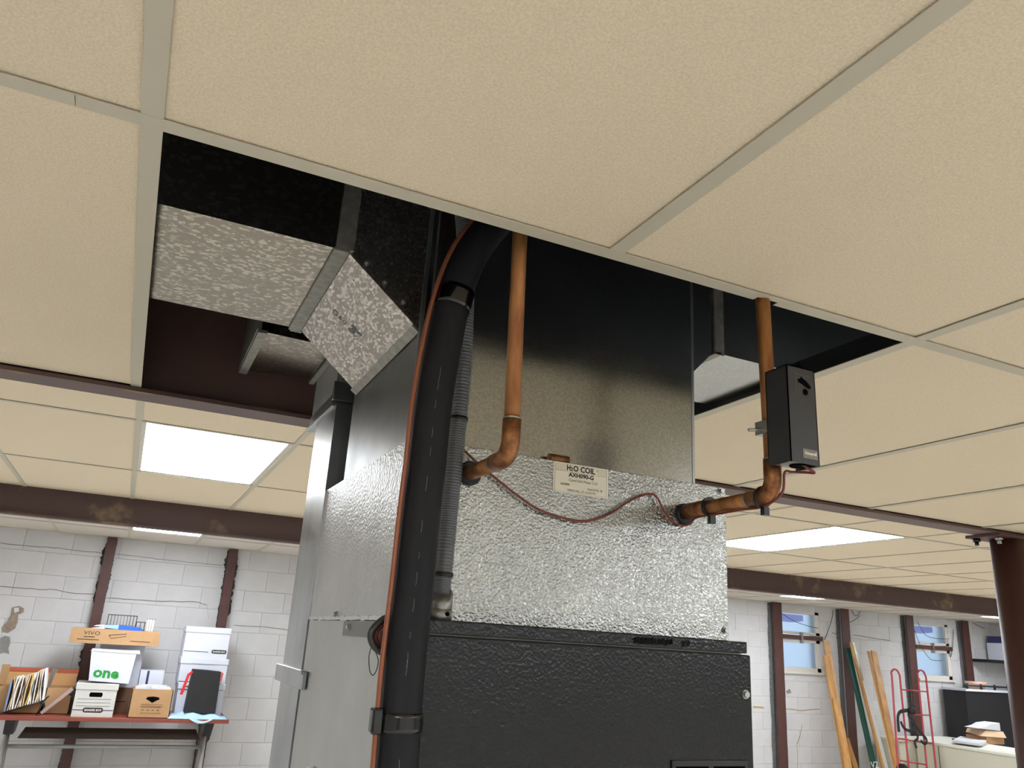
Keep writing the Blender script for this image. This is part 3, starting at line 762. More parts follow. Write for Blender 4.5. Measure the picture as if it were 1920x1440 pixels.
# power cables looping out beside the foam pipe
def loop(pxs, r, m_, name, lab, y=None, x=None):
    pts = [at(px, py, 'y', y) for px, py in pxs]
    tt = thing(name, pts[0], lab, 'cable'); b = MB(); b.tube(smooth_path(pts, 8), r, 12); b.build('cable_run', m_, tt)
loop([(738, 1158), (722, 1160), (703, 1175), (695, 1192), (702, 1212), (722, 1226), (738, 1228)], .0046, CABLE, 'power_cable', 'black cable looping out left of the foam pipe', 1.02)
loop([(738, 1162), (724, 1166), (708, 1182), (704, 1198), (711, 1214), (726, 1224), (738, 1226)], .0036, WIRE, 'control_cable', 'outer red-brown cable loop left of the foam pipe', 1.03)
loop([(740, 1170), (728, 1174), (716, 1188), (713, 1200), (719, 1212), (730, 1219), (740, 1220)], .003, WIRE, 'control_cable', 'inner red-brown cable loop left of the foam pipe', 1.035)
loop([(697, 1210), (692, 1230), (693, 1256), (699, 1266), (706, 1256), (709, 1238), (704, 1222)], .0006, CABLE, 'thin_wire', 'hair-thin wire loop hanging below the cables', 1.02)
q = at(721, 1232, 'y', 1.03)
t = thing('cable_clamp', q, 'small metal cable connector under the cable loops, left of the foam pipe', 'connector')
b = MB(); b.tube([q, q + Vector((.022, .0, .004))], .008, 14); b.box(q.x - .003, q.x + .006, q.y - .006, q.y + .006, q.z - .009, q.z + .009, bev=.001); b.build('connector_body', CAST, t)
q = at(720, 1212, 'y', 1.035)
b = MB(); b.cyl(q, q + Vector((.012, 0, 0)), .006, 10); b.build('clamp_nut', RUBBER, t)
q = at(590, 1441, 'x', UX0)
t = thing('pipe_cap', q, 'small white cap on the furnace side at the bottom edge', 'cap')
b = MB(); b.ball(q + Vector((-.005, 0, -.004)), (.01, .012, .008)); b.build('cap_body', WHITEB, t)

# ---------------------------------------------------------------- the table of boxes at the left
TY0 = 7.9
tz = (at(0, 1341, 'y', TY0).z + at(429, 1351, 'y', TY0).z) / 2
tx1 = at(429.5, 1351, 'y', TY0).x; tx0 = tx1 - 1.83
t = thing('folding_table', ((tx0 + tx1) / 2, TY0 + .35, ZF), 'mahogany-topped folding table against the block wall', 'table')
b = MB(); b.box(tx0, tx1, TY0, TY0 + .70, tz - .032, tz, bev=.003); b.build('tabletop', TTOP, t)
for sx, lx in ((0, at(14, 1385, 'y', 8.2).x), (1, at(384, 1385, 'y', 8.2).x)):
    b = MB(); b.hexa([(lx - .035, TY0 + .22, tz - .16), (lx + .035, TY0 + .22, tz - .16), (lx + .035, TY0 + .42, tz - .16), (lx - .035, TY0 + .42, tz - .16), (lx - .03, TY0 + .1, tz - .032), (lx + .04, TY0 + .1, tz - .032), (lx + .04, TY0 + .55, tz - .032), (lx - .03, TY0 + .55, tz - .032)]); b.build('leg_bracket', LEGB, t)
    for dy in (-.22, .22):
        b = MB(); b.tube([(lx - .01, TY0 + .32, tz - .16), (lx - .012, TY0 + .32 + dy * .4, tz - .35), (lx - .015, TY0 + .32 + dy, ZF + .01)], .02, 12); b.build('leg', LEGM, t)
b = MB(); a = at(14, 1397, 'y', 8.2); c_ = at(384, 1404, 'y', 8.2); zc = (a.z + c_.z) / 2; b.tube([(a.x, 8.22, zc), (c_.x, 8.22, zc)], .016, 12); b.build('crossbar', LEGM, t)
a = at(45, 1368, 'y', 8.2); c_ = at(368, 1375, 'y', 8.2); zc = (a.z + c_.z) / 2
b = MB(); b.hexa([(a.x - .03, 8.12, zc - .05), (c_.x + .03, 8.12, zc - .05), (c_.x + .03, 8.13, zc - .05), (a.x - .03, 8.13, zc - .05), (a.x, 8.3, zc + .015), (c_.x, 8.3, zc + .015), (c_.x, 8.31, zc + .015), (a.x, 8.31, zc + .015)]); b.build('modesty_tray', MODP, t)

def span(pa, pb, y):                          # x range and mean z of a pixel segment on a plane y
    a = at(*pa, 'y', y); c_ = at(*pb, 'y', y); return a.x, c_.x, (a.z + c_.z) / 2
def file_box(lab, pa, pb, ztop_, zbot, y, depth=.38, mode='logo_right', grp='white file boxes', m_=WHITEB):
    x0, x1, _ = span(pa, pb, y)
    t = thing('file_box', ((x0 + x1) / 2, y, zbot), lab, 'box', grp)
    b = MB(); b.box(x0 + .006, x1 - .006, y + .006, y + depth, zbot, ztop_ - .002); b.build('box_body', m_, t)
    b = MB(); b.box(x0, x1, y, y + depth + .006, ztop_ - .05, ztop_, bev=.003); b.build('lid', m_, t)
    return t, x0, x1
def logo(t, xc, zc, y, w=.13):
    b = MB(); h = w * .26
    b.prism([(xc - w / 2, y, zc - h * .3), (xc - w * .42, y, zc - h / 2), (xc + w * .42, y, zc - h / 2), (xc + w / 2, y, zc - h * .3), (xc + w / 2, y, zc + h * .3), (xc + w * .42, y, zc + h / 2), (xc - w * .42, y, zc + h / 2), (xc - w / 2, y, zc + h * .3)], (0, .001, 0)); b.build('logo_plate', LEGB, t)
    text_mesh('BANKERS BOX', 'logo_text', LETW, t, (xc - w * .42, y - .0005, zc - h * .2), (1, 0, 0), (0, 0, 1), h * .6, .02, width=w * .84)
def line(t, x0, x1, z, y, m_=LEGB, h=.004, name='printed_line'):
    b = MB(); b.box(x0, x1, y - .0006, y, z - h / 2, z + h / 2); b.build(name, m_, t)

# lidded box with the handle hole
y = 7.94
top = (at(138, 1279, 'y', y).z + at(222, 1284, 'y', y).z) / 2
t, x0, x1 = file_box('white lidded file box with a handle hole, at the front of the table', (130, 1346), (211, 1348), top, tz, y, .36, m_=WHITEB2)
w = x1 - x0; h = top - tz; yb = y + .0055
b = MB(); xc = (x0 + x1) / 2; zc = tz + h * .66; b.prism([(xc - .045, yb, zc - .018), (xc + .045, yb, zc - .018), (xc + .052, yb, zc), (xc + .045, yb, zc + .018), (xc - .045, yb, zc + .018), (xc - .052, yb, zc)], (0, .001, 0)); b.build('handle_hole', DARKHOLE, t)
for f_ in (.32, .42, .53): line(t, x0 + .03, x1 - .04, tz + h * f_, yb, TRIMG, .003)
line(t, x0 + .008, x0 + w * .28, tz + h * .2, yb, NAVY, .006); line(t, x1 - w * .28, x1 - .008, tz + h * .2, yb, NAVY, .006)
logo(t, xc, tz + h * .2, yb, .15)
a_top = top

# carton behind and white box on it
y = 8.34
x0, x1, _ = span((150, 1345), (236, 1345), y); ctop = at(200, 1288, 'y', y).z
t = thing('carton', ((x0 + x1) / 2, y, tz), 'dark brown carton half hidden behind the front file boxes', 'box')
b = MB(); b.box(x0, x1, y, y + .24, tz, ctop); b.build('carton_body', CARDD, t)
b = MB(); b.box(x0 + .03, x1 - .03, y - .002, y, ctop - .12, ctop - .115); b.build('seam_or_shadow_line', DARKHOLE, t)
ttop = (at(178, 1207, 'y', y).z + at(266, 1210, 'y', y).z) / 2
t, x0, x1 = file_box('tall white file box standing behind the tilted box with green lettering', (172, 1288), (258, 1290), ttop, ctop, y, .24)
# tapered box with green lettering, leaning slightly
y = 7.96
P = [at(165, 1281, 'y', y), at(240, 1287, 'y', y), at(256, 1227, 'y', y), at(171, 1222, 'y', y)]
dzb = a_top + .004 - min(P[0].z, P[1].z)
P = [p + Vector((0, 0, dzb)) for p in P]
dd = Vector((0.0, .33, 0))
t = thing('tapered_box', (P[0] + P[1]) / 2, 'tilted white box with green lettering, on top of the lidded box', 'box')
b = MB(); b.hexa([P[0], P[1], P[1] + dd, P[0] + dd, P[3], P[2], P[2] + dd, P[3] + dd]); b.build('box_body', WHITEB, t)
ex = (P[1] - P[0]).normalized(); ez = (P[3] - P[0]).normalized(); ez = (ez - ex * ez.dot(ex)).normalized()
b = MB(); q = P[3] + Vector((.02, -.002, .0)); q2 = P[2] + Vector((.02, -.002, .006)); b.prism([P[3] + Vector((-.01, -.003, -.012)), P[2] + Vector((.03, -.003, -.018)), q2 + Vector((.0, 0, .006)), q], (0, .01, 0)); b.build('flap', WHITEB2, t)
text_mesh('one', 'green_lettering', GREEN, t, P[0] + ex * .02 + ez * .035 + Vector((0, -.002, 0)), ex, ez, .115, .035, width=.20)
# long brown carton
y = 8.18
lo = [at(129, 1203, 'y', y), at(297, 1209, 'y', y)]; hi = [at(133, 1177, 'y', y), at(301, 1184, 'y', y)]
zt = (hi[0].z + hi[1].z) / 2 - .0; zb = ttop + .002; zt = zb + .125
t = thing('long_carton', ((lo[0].x + lo[1].x) / 2, y, zb), 'long brown carton lying across the tall white box', 'box')
b = MB(); b.box(lo[0].x, lo[1].x, y, y + .3, zb, zt, bev=.002); b.build('carton_body', CARD, t)
lw_ = lo[1].x - lo[0].x
text_mesh('VIVO', 'printed_name', LEGB, t, (lo[0].x + lw_ * .14, y - .001, zb + .072), (1, 0, 0), (0, 0, 1), .045, 0, width=.13)
line(t, lo[0].x + lw_ * .15, lo[0].x + lw_ * .27, zb + .055, y - .001, LEGB, .006); line(t, lo[0].x + lw_ * .08, lo[0].x + lw_ * .32, zb + .032, y - .001, LEGB, .005); line(t, lo[0].x + lw_ * .67, lo[0].x + lw_ * .9, zb + .035, y - .001, LEGB, .005)
b = MB(); x_ = lo[0].x + lw_ * .42; b.tube([(x_, y - .001, zb + .08), (x_ + .02, y - .001, zb + .05), (x_ + .14, y - .001, zb + .075), (x_ + .14, y - .001, zb + .095), (x_, y - .001, zb + .075)], .0022, 5); b.build('printed_sketch', LEGB, t)
# basket, tray, papers on the long carton
zc = zt
def wire_basket(x0, x1, y0, y1, z0, z1, lab, step=.025):
    t = thing('wire_basket', ((x0 + x1) / 2, (y0 + y1) / 2, z0), lab, 'basket')
    b = MB()
    for z in (z0 + .003, z1): b.tube([(x0, y0, z), (x1, y0, z), (x1, y1, z), (x0, y1, z), (x0, y0, z)], .0028, 6)
    b.build('rim', LEGB, t)
    b = MB(); n = int((x1 - x0) / step)
    for i in range(n + 1):
        xx = x0 + (x1 - x0) * i / n
        for yy in (y0, y1): b.tube([(xx, yy, z0), (xx, yy, z1)], .0018, 5)
    b.build('wires', LEGB, t); t.children[-1]['kind'] = 'stuff'
    return t
a = at(198, 1180, 'y', 8.22); c_ = at(253, 1180, 'y', 8.22); c2 = at(270, 1180, 'y', 8.22); e = at(289, 1180, 'y', 8.22)
wire_basket(a.x, c_.x, 8.22, 8.42, zc + .004, zc + .125, 'tall black wire basket on the long brown carton')
wire_basket(c_.x + .004, c2.x, 8.22, 8.40, zc + .004, zc + .075, 'lower black wire tray beside the tall wire basket')
t = thing('plastic_tub', ((c2.x + e.x) / 2, 8.3, zc), 'clear white ribbed tub at the right end of the long carton', 'tub')
b = MB(); b.box(c2.x + .006, e.x, 8.22, 8.36, zc, zc + .10, bev=.006); b.build('tub_body', mat('clear_tub', (214, 208, 200), .3), t)
b = MB()
for i in range(4):
    xx = c2.x + .012 + (e.x - c2.x - .02) * i / 3; b.box(xx, xx + .004, 8.2175, 8.2205, zc + .005, zc + .112)
b.build('rib', TRIMG, t)
t = thing('blue_folder', (a.x + .15, 8.19, zc), 'bright blue folder lying under the wire baskets', 'folder')
b = MB(); b.prism([(a.x + .10, 8.183, zc + .001), (c2.x - .02, 8.183, zc + .001), (c2.x - .02, 8.183, zc + .03), (a.x + .10, 8.183, zc + .042)], (0, .03, 0)); b.build('folder_cover', BLUE, t)
b = MB(); b.prism([(a.x - .01, 8.182, zc + .012), (a.x + .098, 8.182, zc + .006), (a.x + .098, 8.182, zc + .042), (a.x - .005, 8.182, zc + .036)], (0, .03, 0)); b.build('folder_edge', LBLUE, t)
t = thing('papers', (a.x - .05, 8.2, zc), 'loose white papers at the left end of the long carton', 'paper')
b = MB(); b.prism([(a.x - .12, 8.185, zc + .001), (a.x - .012, 8.185, zc + .001), (a.x - .012, 8.185, zc + .02), (a.x - .10, 8.185, zc + .006)], (0, .2, 0)); b.prism([(a.x - .10, 8.2, zc + .02), (a.x - .012, 8.2, zc + .02), (a.x - .012, 8.2, zc + .038), (a.x - .08, 8.2, zc + .03)], (0, .15, 0)); b.build('sheets', PAPER, t)
# brown carton with papers
y = 7.92
x0, x1, _ = span((237, 1352), (315, 1354), y); top = (at(238, 1297, 'y', y).z + at(320, 1300, 'y', y).z) / 2; top = tz + (top - at(275, 1353, 'y', y).z)
t = thing('moving_carton', ((x0 + x1) / 2, y, tz), 'open brown moving carton full of papers at the table front', 'box')
b = MB()
for e in ((x0, x1, y, y + .006, tz, top), (x0, x1, y + .3, y + .306, tz, top), (x0, x0 + .006, y, y + .3, tz, top), (x1 - .006, x1, y, y + .3, tz, top), (x0, x1, y, y + .3, tz, tz + .006)): b.box(*e)
b.build('carton_body', CARD, t)
b = MB()
for k in range(7): b.box(x0 + .02 + .012 * k, x0 + .10 + .03 * k, y + .012 + .035 * k, y + .04 + .035 * k, tz + .02, top + .02 + .008 * math.sin(k * 2.1))
for k in range(4): b.box(x0 + .15, x1 - .02 - .01 * k, y + .012 + .06 * k, y + .06 + .06 * k, tz + .02, top + .012 + .006 * (k % 2))
b.build('paper_bundle', PAPER, t)
xc = (x0 + x1) / 2 + .01; zc = tz + (top - tz) * .66
b = MB(); b.prism([(xc - .055, y - .001, zc), (xc - .045, y - .001, zc + .016), (xc, y - .001, zc + .021), (xc + .045, y - .001, zc + .016), (xc + .055, y - .001, zc), (xc + .03, y - .001, zc - .012), (xc, y - .001, zc - .03), (xc - .03, y - .001, zc - .012)], (0, .001, 0)); b.build('handle_hole', DARKHOLE, t)
for k, (w_, dz) in enumerate(((.17, -.045), (.18, -.058), (.15, -.068))):
    b = MB(); pts = [(xc - w_ / 2 + w_ * i / 14, y - .0012, zc + dz + (.007 if i % 2 else -.002) * (1 if k != 1 else .2)) for i in range(15)]; b.tube(pts, .0016, 4); b.build('printed_script', CARDD, t)
for k in range(4): line(t, xc - .075 + k * .04, xc - .055 + k * .04, zc - .088, y - .001, CARDD, .008)
b = MB(); b.tube([(xc - .08 + .16 * i / 16, y - .0012, zc - .115 + (.01 if i % 2 else 0)) for i in range(17)], .0016, 4); b.build('printed_script', CARDD, t)
# white binder box with a blue stripe
y = 8.24
x0, x1, _ = span((258, 1290), (303, 1290), y); top = at(280, 1257, 'y', y).z
t = thing('binder_box', ((x0 + x1) / 2, y, tz), 'white slim box with a dark blue stripe behind the moving carton', 'box')
b = MB(); b.box(x0, x1, y, y + .2, tz, top); b.build('box_body', WHITEB, t)
b = MB(); b.box(x0 + .055, x0 + .075, y - .001, y, tz + .01, top - .003); b.build('blue_stripe', NAVY, t)
# stack of three
y = 8.12
zA = tz; zB = tz + (at(330, 1272, 'y', y).z - at(330, 1335, 'y', y).z); zCc = zB + (at(330, 1225, 'y', y).z - at(330, 1273, 'y', y).z); zD = zCc + (at(340, 1168, 'y', y).z - at(340, 1227, 'y', y).z)
t, x0, x1 = file_box('bottom white file box of the stack of three at the right of the table', (326, 1330), (416, 1333), zB - .001, zA, y)
b = MB(); b.prism([(x0 + .05, y - .001, zB - .03), (x0 + .09, y - .001, zB - .04), (x0 + .13, y - .001, zB - .03), (x0 + .09, y - .001, zB - .018)], (0, .001, 0)); b.build('handle_hole', CARDD, t)
line(t, x0, x1 - .02, zB - .052, y - .001, NAVY, .004)
t, x0, x1 = file_box('middle white file box of the stack of three, behind the black bag', (333, 1272), (424, 1274), zCc - .001, zB, y)
line(t, x0 + .01, x1 - .1, zB + .012, y + .0055, NAVY, .006)
t, x0, x1 = file_box('top white file box of the stack of three, with a black printed logo', (341, 1227), (427, 1229), zD, zCc, y)
line(t, x0 + .01, x0 + .22, zCc + .055, y + .0055, NAVY, .005); logo(t, x1 - .08, zCc + .06, y + .0055, .13)
# cloth and bag
y = 7.92
t = thing('blue_cloth', (at(370, 1345, 'y', y).x, y, tz), 'crumpled light blue cloth under the black bag, hanging over the table edge', 'cloth')
b = MB()
a = at(316, 1335, 'y', y).x; c_ = at(427, 1345, 'y', y).x
g = bmesh.ops.create_grid(b.bm, x_segments=44, y_segments=16, size=1)
for v in g['verts']:
    u, w_ = (v.co.x + 1) / 2, (v.co.y + 1) / 2
    X = a + (c_ - a) * u; edge = math.sin(PI * min(1, max(0, w_))) ** .6 * math.sin(PI * u) ** .35
    hgt = (.022 + .03 * (1 - u) + .014 * math.sin(u * 17 + w_ * 4) + .012 * math.sin(w_ * 13 + u * 7)) * edge
    Y = y - .02 + .24 * w_ ; Z = tz + .003 + max(hgt, 0)
    if w_ < .12 and .35 < u < .75: Z -= .035 * (1 - w_ / .12) * math.sin(PI * (u - .35) / .4) + .0; Y -= .012
    v.co = Vector((X, Y, Z))
for f in b.bm.faces: f.smooth = True
b.build('cloth_sheet', CLOTH, t, recalc=False)
t = thing('gift_bag', (at(375, 1340, 'y', 7.97).x, 7.97, tz + .035), 'black paper bag with red ribbon handles on the blue cloth', 'bag')
y = 7.97
A_ = at(345, 1333, 'y', y); B_ = at(403, 1341, 'y', y); D_ = at(362, 1255, 'y', y); E_ = at(415, 1260, 'y', y)
z0 = tz + .045
A_.z = z0; B_.z = z0 - .005
dd = Vector((0, .12, 0)); m1 = (D_ + E_) / 2 + Vector((0, .012, .002)); mb0 = (A_ + B_) / 2
b = MB(); b.prism([A_, mb0 + Vector((0, -.01, 0)), B_, E_, m1, D_], dd); b.build('bag_body', BAG, t)
p = D_ + Vector((-.005, -.004, -.01))
b = MB(); b.prism([p, p + Vector((-.035, 0, -.03)), p + Vector((-.07, 0, -.2)), p + Vector((-.045, 0, -.2)), p + Vector((-.015, 0, -.045)), p + Vector((.01, 0, -.015))], (0, .002, 0)); b.build('ribbon', RED, t)
b = MB(); b.prism([E_ + Vector((.003, 0, .0)), E_ + Vector((.02, 0, -.012)), E_ + Vector((.012, 0, -.08)), E_ + Vector((.004, 0, -.08))], (0, .002, 0)); b.build('ribbon', RED, t)
# cartons at the left with raised flaps
def carton(lab, pxa, pxb, y, top, depth, flap, flaplen=.13):
    x0, x1 = at(pxa, 1336, 'y', y).x, at(pxb, 1336, 'y', y).x
    t = thing('open_carton', ((x0 + x1) / 2, y, tz), lab, 'box')
    b = MB()
    for e in ((x0, x1, y, y + .005, tz, top), (x0, x1, y + depth, y + depth + .005, tz, top), (x0, x0 + .005, y, y + depth, tz, top), (x1 - .005, x1, y, y + depth, tz, top), (x0, x1, y, y + depth, tz, tz + .005)): b.box(*e)
    b.build('carton_body', CARD, t)
    b = MB(); b.prism([(x0 + .005, y + depth, top), (x1 - .005, y + depth, top), (x1 + .005, y + depth + .0, top + flaplen), (x0 + .03, y + depth, top + flaplen)], (0, .005, 0)); b.build('rear_flap', CARDL, t)
    b = MB(); b.prism([(x0 + .03, y + depth - .002, top + flaplen - .03), (x1 + .005, y + depth - .002, top + flaplen - .03), (x1 + .006, y + depth - .002, top + flaplen + .004), (x0 + .035, y + depth - .002, top + flaplen + .004)], (0, .001, 0)); b.build('torn_tape', TAPEO, t)
    return t, x0, x1
ytop = tz + .205
t, x0, x1 = carton('open brown carton behind the file rack, at the left picture edge', -18, 74, 8.12, ytop, .28, 1)
b = MB(); q = at(11, 1246, 'y', 8.25); b.box(q.x - .03, q.x + .03, 8.3, 8.306, ytop, q.z); b.build('side_flap', CARD, t)
t, x0, x1 = carton('open brown carton between the file rack and the lidded box', 78, 128, 8.12, ytop, .28, 1)
b = MB(); b.prism([(x0 + .17, 8.118, ytop - .05), (x0 + .2, 8.118, ytop - .03), (x0 + .26, 8.118, ytop - .06), (x0 + .23, 8.118, ytop - .09)], (0, .001, 0)); b.build('printed_mark', LEGB, t)
# file rack with folders
y = 8.0
a = at(6, 1334, 'y', y); c_ = at(82, 1314, 'y', y)
a.z = tz + .012
t = thing('file_rack', a, 'black wire rack holding a row of paper folders, at the left of the table', 'rack')
b = MB(); b.tube([a, c_], .007, 8); b.tube([a + Vector((0, .1, 0)), c_ + Vector((0, .1, 0))], .007, 8); b.build('rack_rail', LEGB, t)
b = MB(); b.tube([c_, (c_.x - .03, y, tz)], .005, 6); b.tube([c_, c_ + Vector((.03, 0, .04))], .006, 6); b.tube([c_, c_ + Vector((.015, 0, -.05))], .006, 6); b.tube([a + Vector((-.1, 0, 0)), a], .006, 6); b.tube([c_ + Vector((0, .1, 0)), (c_.x - .03, y + .1, tz)], .005, 6); b.build('rack_leg', LEGB, t)
nf = 18
tops = [(22, 1276), (28, 1270), (33, 1269), (40, 1268), (44, 1270), (50, 1267), (54, 1266), (58, 1265), (62, 1264), (66, 1263), (70, 1261), (73, 1259), (77, 1257), (80, 1256), (83, 1255), (86, 1254)]
nf = len(tops)
ords = ['first', 'second', 'third', 'fourth', 'fifth', 'sixth', 'seventh', 'eighth']
cname = ['blue', 'tan', 'cream', 'yellow', 'white', 'manila']
cidx = [0, 1, 4, 2, 4, 5, 5, 5, 3, 4, 2, 4, 5, 5, 4, 4]
names = {i: '%s paper folder, %s from the %s end of the black wire rack' % (cname[cidx[i]], ords[i] if i < 8 else ords[15 - i], 'left' if i < 8 else 'right') for i in range(1, 15)}
names2 = {0: 'blue-edged paper folder at the left end of the wire rack', nf - 1: 'white paper folder at the right end of the wire rack'}
for i, (tx_, ty_) in enumerate(tops):
    u = (i + .5) / nf; base = a.lerp(c_, u) + Vector((0, 0, .008)); tp = at(tx_, ty_, 'y', y)
    bow = .012 * math.sin(i * 1.7)
    mid = base.lerp(tp, .5) + Vector((bow, 0, 0))
    mi = cidx[i]
    t = thing('paper_folder', base, {**names, **names2}[i], 'folder', 'folders in the wire rack')
    b = MB(); pth = smooth_path([base, mid, tp], 5); tk = .0035 if i % 3 else .006
    for k in range(len(pth) - 1):
        p, q = pth[k], pth[k + 1]; b.hexa([p + Vector((-tk, 0, 0)), p + Vector((tk, 0, 0)), p + Vector((tk, .2, 0)), p + Vector((-tk, .2, 0)), q + Vector((-tk, 0, 0)), q + Vector((tk, 0, 0)), q + Vector((tk, .2, 0)), q + Vector((-tk, .2, 0))])
    b.build('folder_sheet', FILECOL[mi], t)
t = thing('plastic_strip', (at(100, 1320, 'y', 8.05).x, 8.05, tz), 'mauve-grey strip leaning up against the lidded file box', 'strip')
a = at(78, 1339, 'y', 8.03); c_ = at(137, 1293, 'y', 8.03); a.z = max(a.z, tz + .004)
dv = (c_ - a).normalized(); nv = Vector((-dv.z, 0, dv.x))
b = MB(); b.prism([a - nv * .004, c_ - nv * .006, c_ + nv * .022, a + nv * .022], (0, .05, 0)); b.build('strip_body', TRANS, t)

# ---------------------------------------------------------------- right side against the back wall
def board(name, lab, cat, ptop, pbot, ytop, ybot, wpx, thick, m_, grp=None, side=None, top_m=None):
    a = at(*ptop, 'y', ytop); c_ = at(*pbot, 'y', ybot)
    d = (c_ - a); s_ = (ZF + .01 - a.z) / d.z; e = a + d * s_
    t = thing(name, (e.x, e.y, ZF), lab, cat, grp)
    w = wpx / F * RZ.dot(a); dn = d.normalized(); wx = Vector((1, 0, 0)); wx = (wx - dn * wx.dot(dn)).normalized(); th_ = dn.cross(wx).normalized() * thick
    if th_.y < 0: th_ = -th_
    b = MB(); b.hexa([e - wx * w / 2, e + wx * w / 2, e + wx * w / 2 + th_, e - wx * w / 2 + th_, a - wx * w / 2, a + wx * w / 2, a + wx * w / 2 + th_, a - wx * w / 2 + th_]); b.build('board_body', m_, t)
    if side:
        ew = w * side[1]; x0 = -w / 2 - ew if side[2] < 0 else w / 2
        b = MB(); b.hexa([e + wx * x0, e + wx * (x0 + ew), e + wx * (x0 + ew) + th_, e + wx * x0 + th_, a + wx * x0, a + wx * (x0 + ew), a + wx * (x0 + ew) + th_, a + wx * x0 + th_]); b.build('board_edge', side[0], t)
    return t, a, e, wx, dn
board('oak_board', 'tallest pale oak board leaning against the wall beside the first window', 'board', (1550, 1201), (1590, 1440), 8.66, 8.42, 14, .02, OAKL, 'leaning oak boards')
board('oak_board', 'long oak board leaning in front of the tallest one', 'board', (1550, 1229), (1588, 1440), 8.60, 8.34, 15, .02, OAK, 'leaning oak boards')
board('oak_board', 'shorter oak board leaning in front of the long one', 'board', (1568, 1310), (1592, 1440), 8.44, 8.20, 15, .02, OAK, 'leaning oak boards')
board('oak_board', 'shortest oak board, slanting most, at the foot of the leaning boards', 'board', (1590, 1384), (1608, 1440), 8.62, 8.50, 5, .05, OAK, 'leaning oak boards')
t, a, e, wx, dn = board('green_board', 'dark green board with white marks leaning beside the wrapped board', 'board', (1590, 1215), (1640, 1440), 8.62, 8.34, 12, .018, DGREEN)
ct = at(1636, 1440, 'y', 8.335) 
text_mesh('VZ', 'white_print', LETW, t, ct - dn * .0 + Vector((-.03, -.014, 0)), wx, -dn, .11, .01)
t, a, e, wx, dn = board('wrapped_board', 'oak board with a white wrapped face leaning beside the green board', 'board', (1596, 1204), (1657, 1440), 8.58, 8.30, 6, .02, OAK, None, side=(WHITEB2, 1.4, 1))
b = MB(); p = a + wx * .035 + Vector((0, -.004, 0)); q = a + (e - a) * .27 + wx * .035 + Vector((0, -.004, 0)); n = 18
for i in range(n):
    u, v = p.lerp(q, i / n), p.lerp(q, (i + 1) / n); k1, k2 = .014 + .006 * (i % 2), .014 + .006 * ((i + 1) % 2)
    b.prism([u - wx * k1, u + wx * k1, v + wx * k2, v - wx * k2], (0, .003 + .003 * (i % 2), 0))
bmesh.ops.remove_doubles(b.bm, verts=b.bm.verts, dist=1e-5)
b.build('silver_wrap', SOLDER, t)
board('oak_board', 'narrow oak board leaning just left of the red hand truck', 'board', (1629, 1221), (1678, 1440), 8.48, 8.03, 5, .02, OAKL, 'leaning oak boards')
board('oak_board', 'wide oak board leaning behind the red hand truck', 'board', (1639, 1221), (1684, 1440), 8.45, 8.0, 13, .02, OAK, 'leaning oak boards')

# hand truck
y0, y1 = 7.95, 7.80                           # leans: top nearer the wall
def ht(px, py):
    f_ = (py - 1257) / 183.0; return at(px, py, 'y', y0 + (y1 - y0) * f_)
ax_ = ht(1740, 1440)
t = thing('hand_truck', (ax_.x - .15, 7.6, ZF), 'red tubular hand truck standing against the wall between the windows', 'hand truck')
def down_to_floor(p, q, fl):
    d = q - p; return q + d * ((fl - q.z) / d.z)
def loop_tube(l0, l1, r0, r1, topc):
    L0, L1, R0, R1 = ht(*l0), ht(*l1), ht(*r0), ht(*r1); rad = (R0 - L0).length / 2; c0 = (L0 + R0) / 2
    pts = [down_to_floor(L0, L1, ZF + .12), L1, L0]
    ex_ = (R0 - L0).normalized()
    for i in range(1, 8):
        a_ = PI * i / 8; pts.append(c0 - ex_ * rad * math.cos(a_) + Vector((0, .01, rad * math.sin(a_))))
    pts += [R0, R1, down_to_floor(R0, R1, ZF + .12)]
    b = MB(); b.tube(pts, .0125, 10); b.build('side_loop', HTR, t)
loop_tube((1672, 1266), (1684, 1440), (1687, 1266), (1704, 1440), 1257)
loop_tube((1721, 1268), (1738, 1440), (1736, 1268), (1755, 1440), 1261)
for (p, q) in (((1690, 1293), (1738, 1297)), ((1706, 1340), (1742, 1341)), ((1684, 1385), (1748, 1394)), ((1688, 1426), (1738, 1434)), ((1684, 1385), (1702, 1386))):
    b = MB(); b.tube([ht(*p), ht(*q)], .009, 8); b.build('crossbar', HTR, t)
b = MB(); q = ht(1686, 1437); b.tube([q + Vector((-.02, -.05, -.05)), q + Vector((.02, -.05, -.05))], .09, 20); b.build('wheel', RUBBER, t)
b = MB(); q2 = ht(1752, 1437); b.tube([q2 + Vector((-.02, -.05, -.12)), q2 + Vector((.02, -.05, -.12))], .09, 20); b.build('wheel', RUBBER, t)
b = MB(); b.box(q.x, q2.x, 7.45, 7.62, ZF + .004, ZF + .012); b.build('toe_plate', HTR, t)
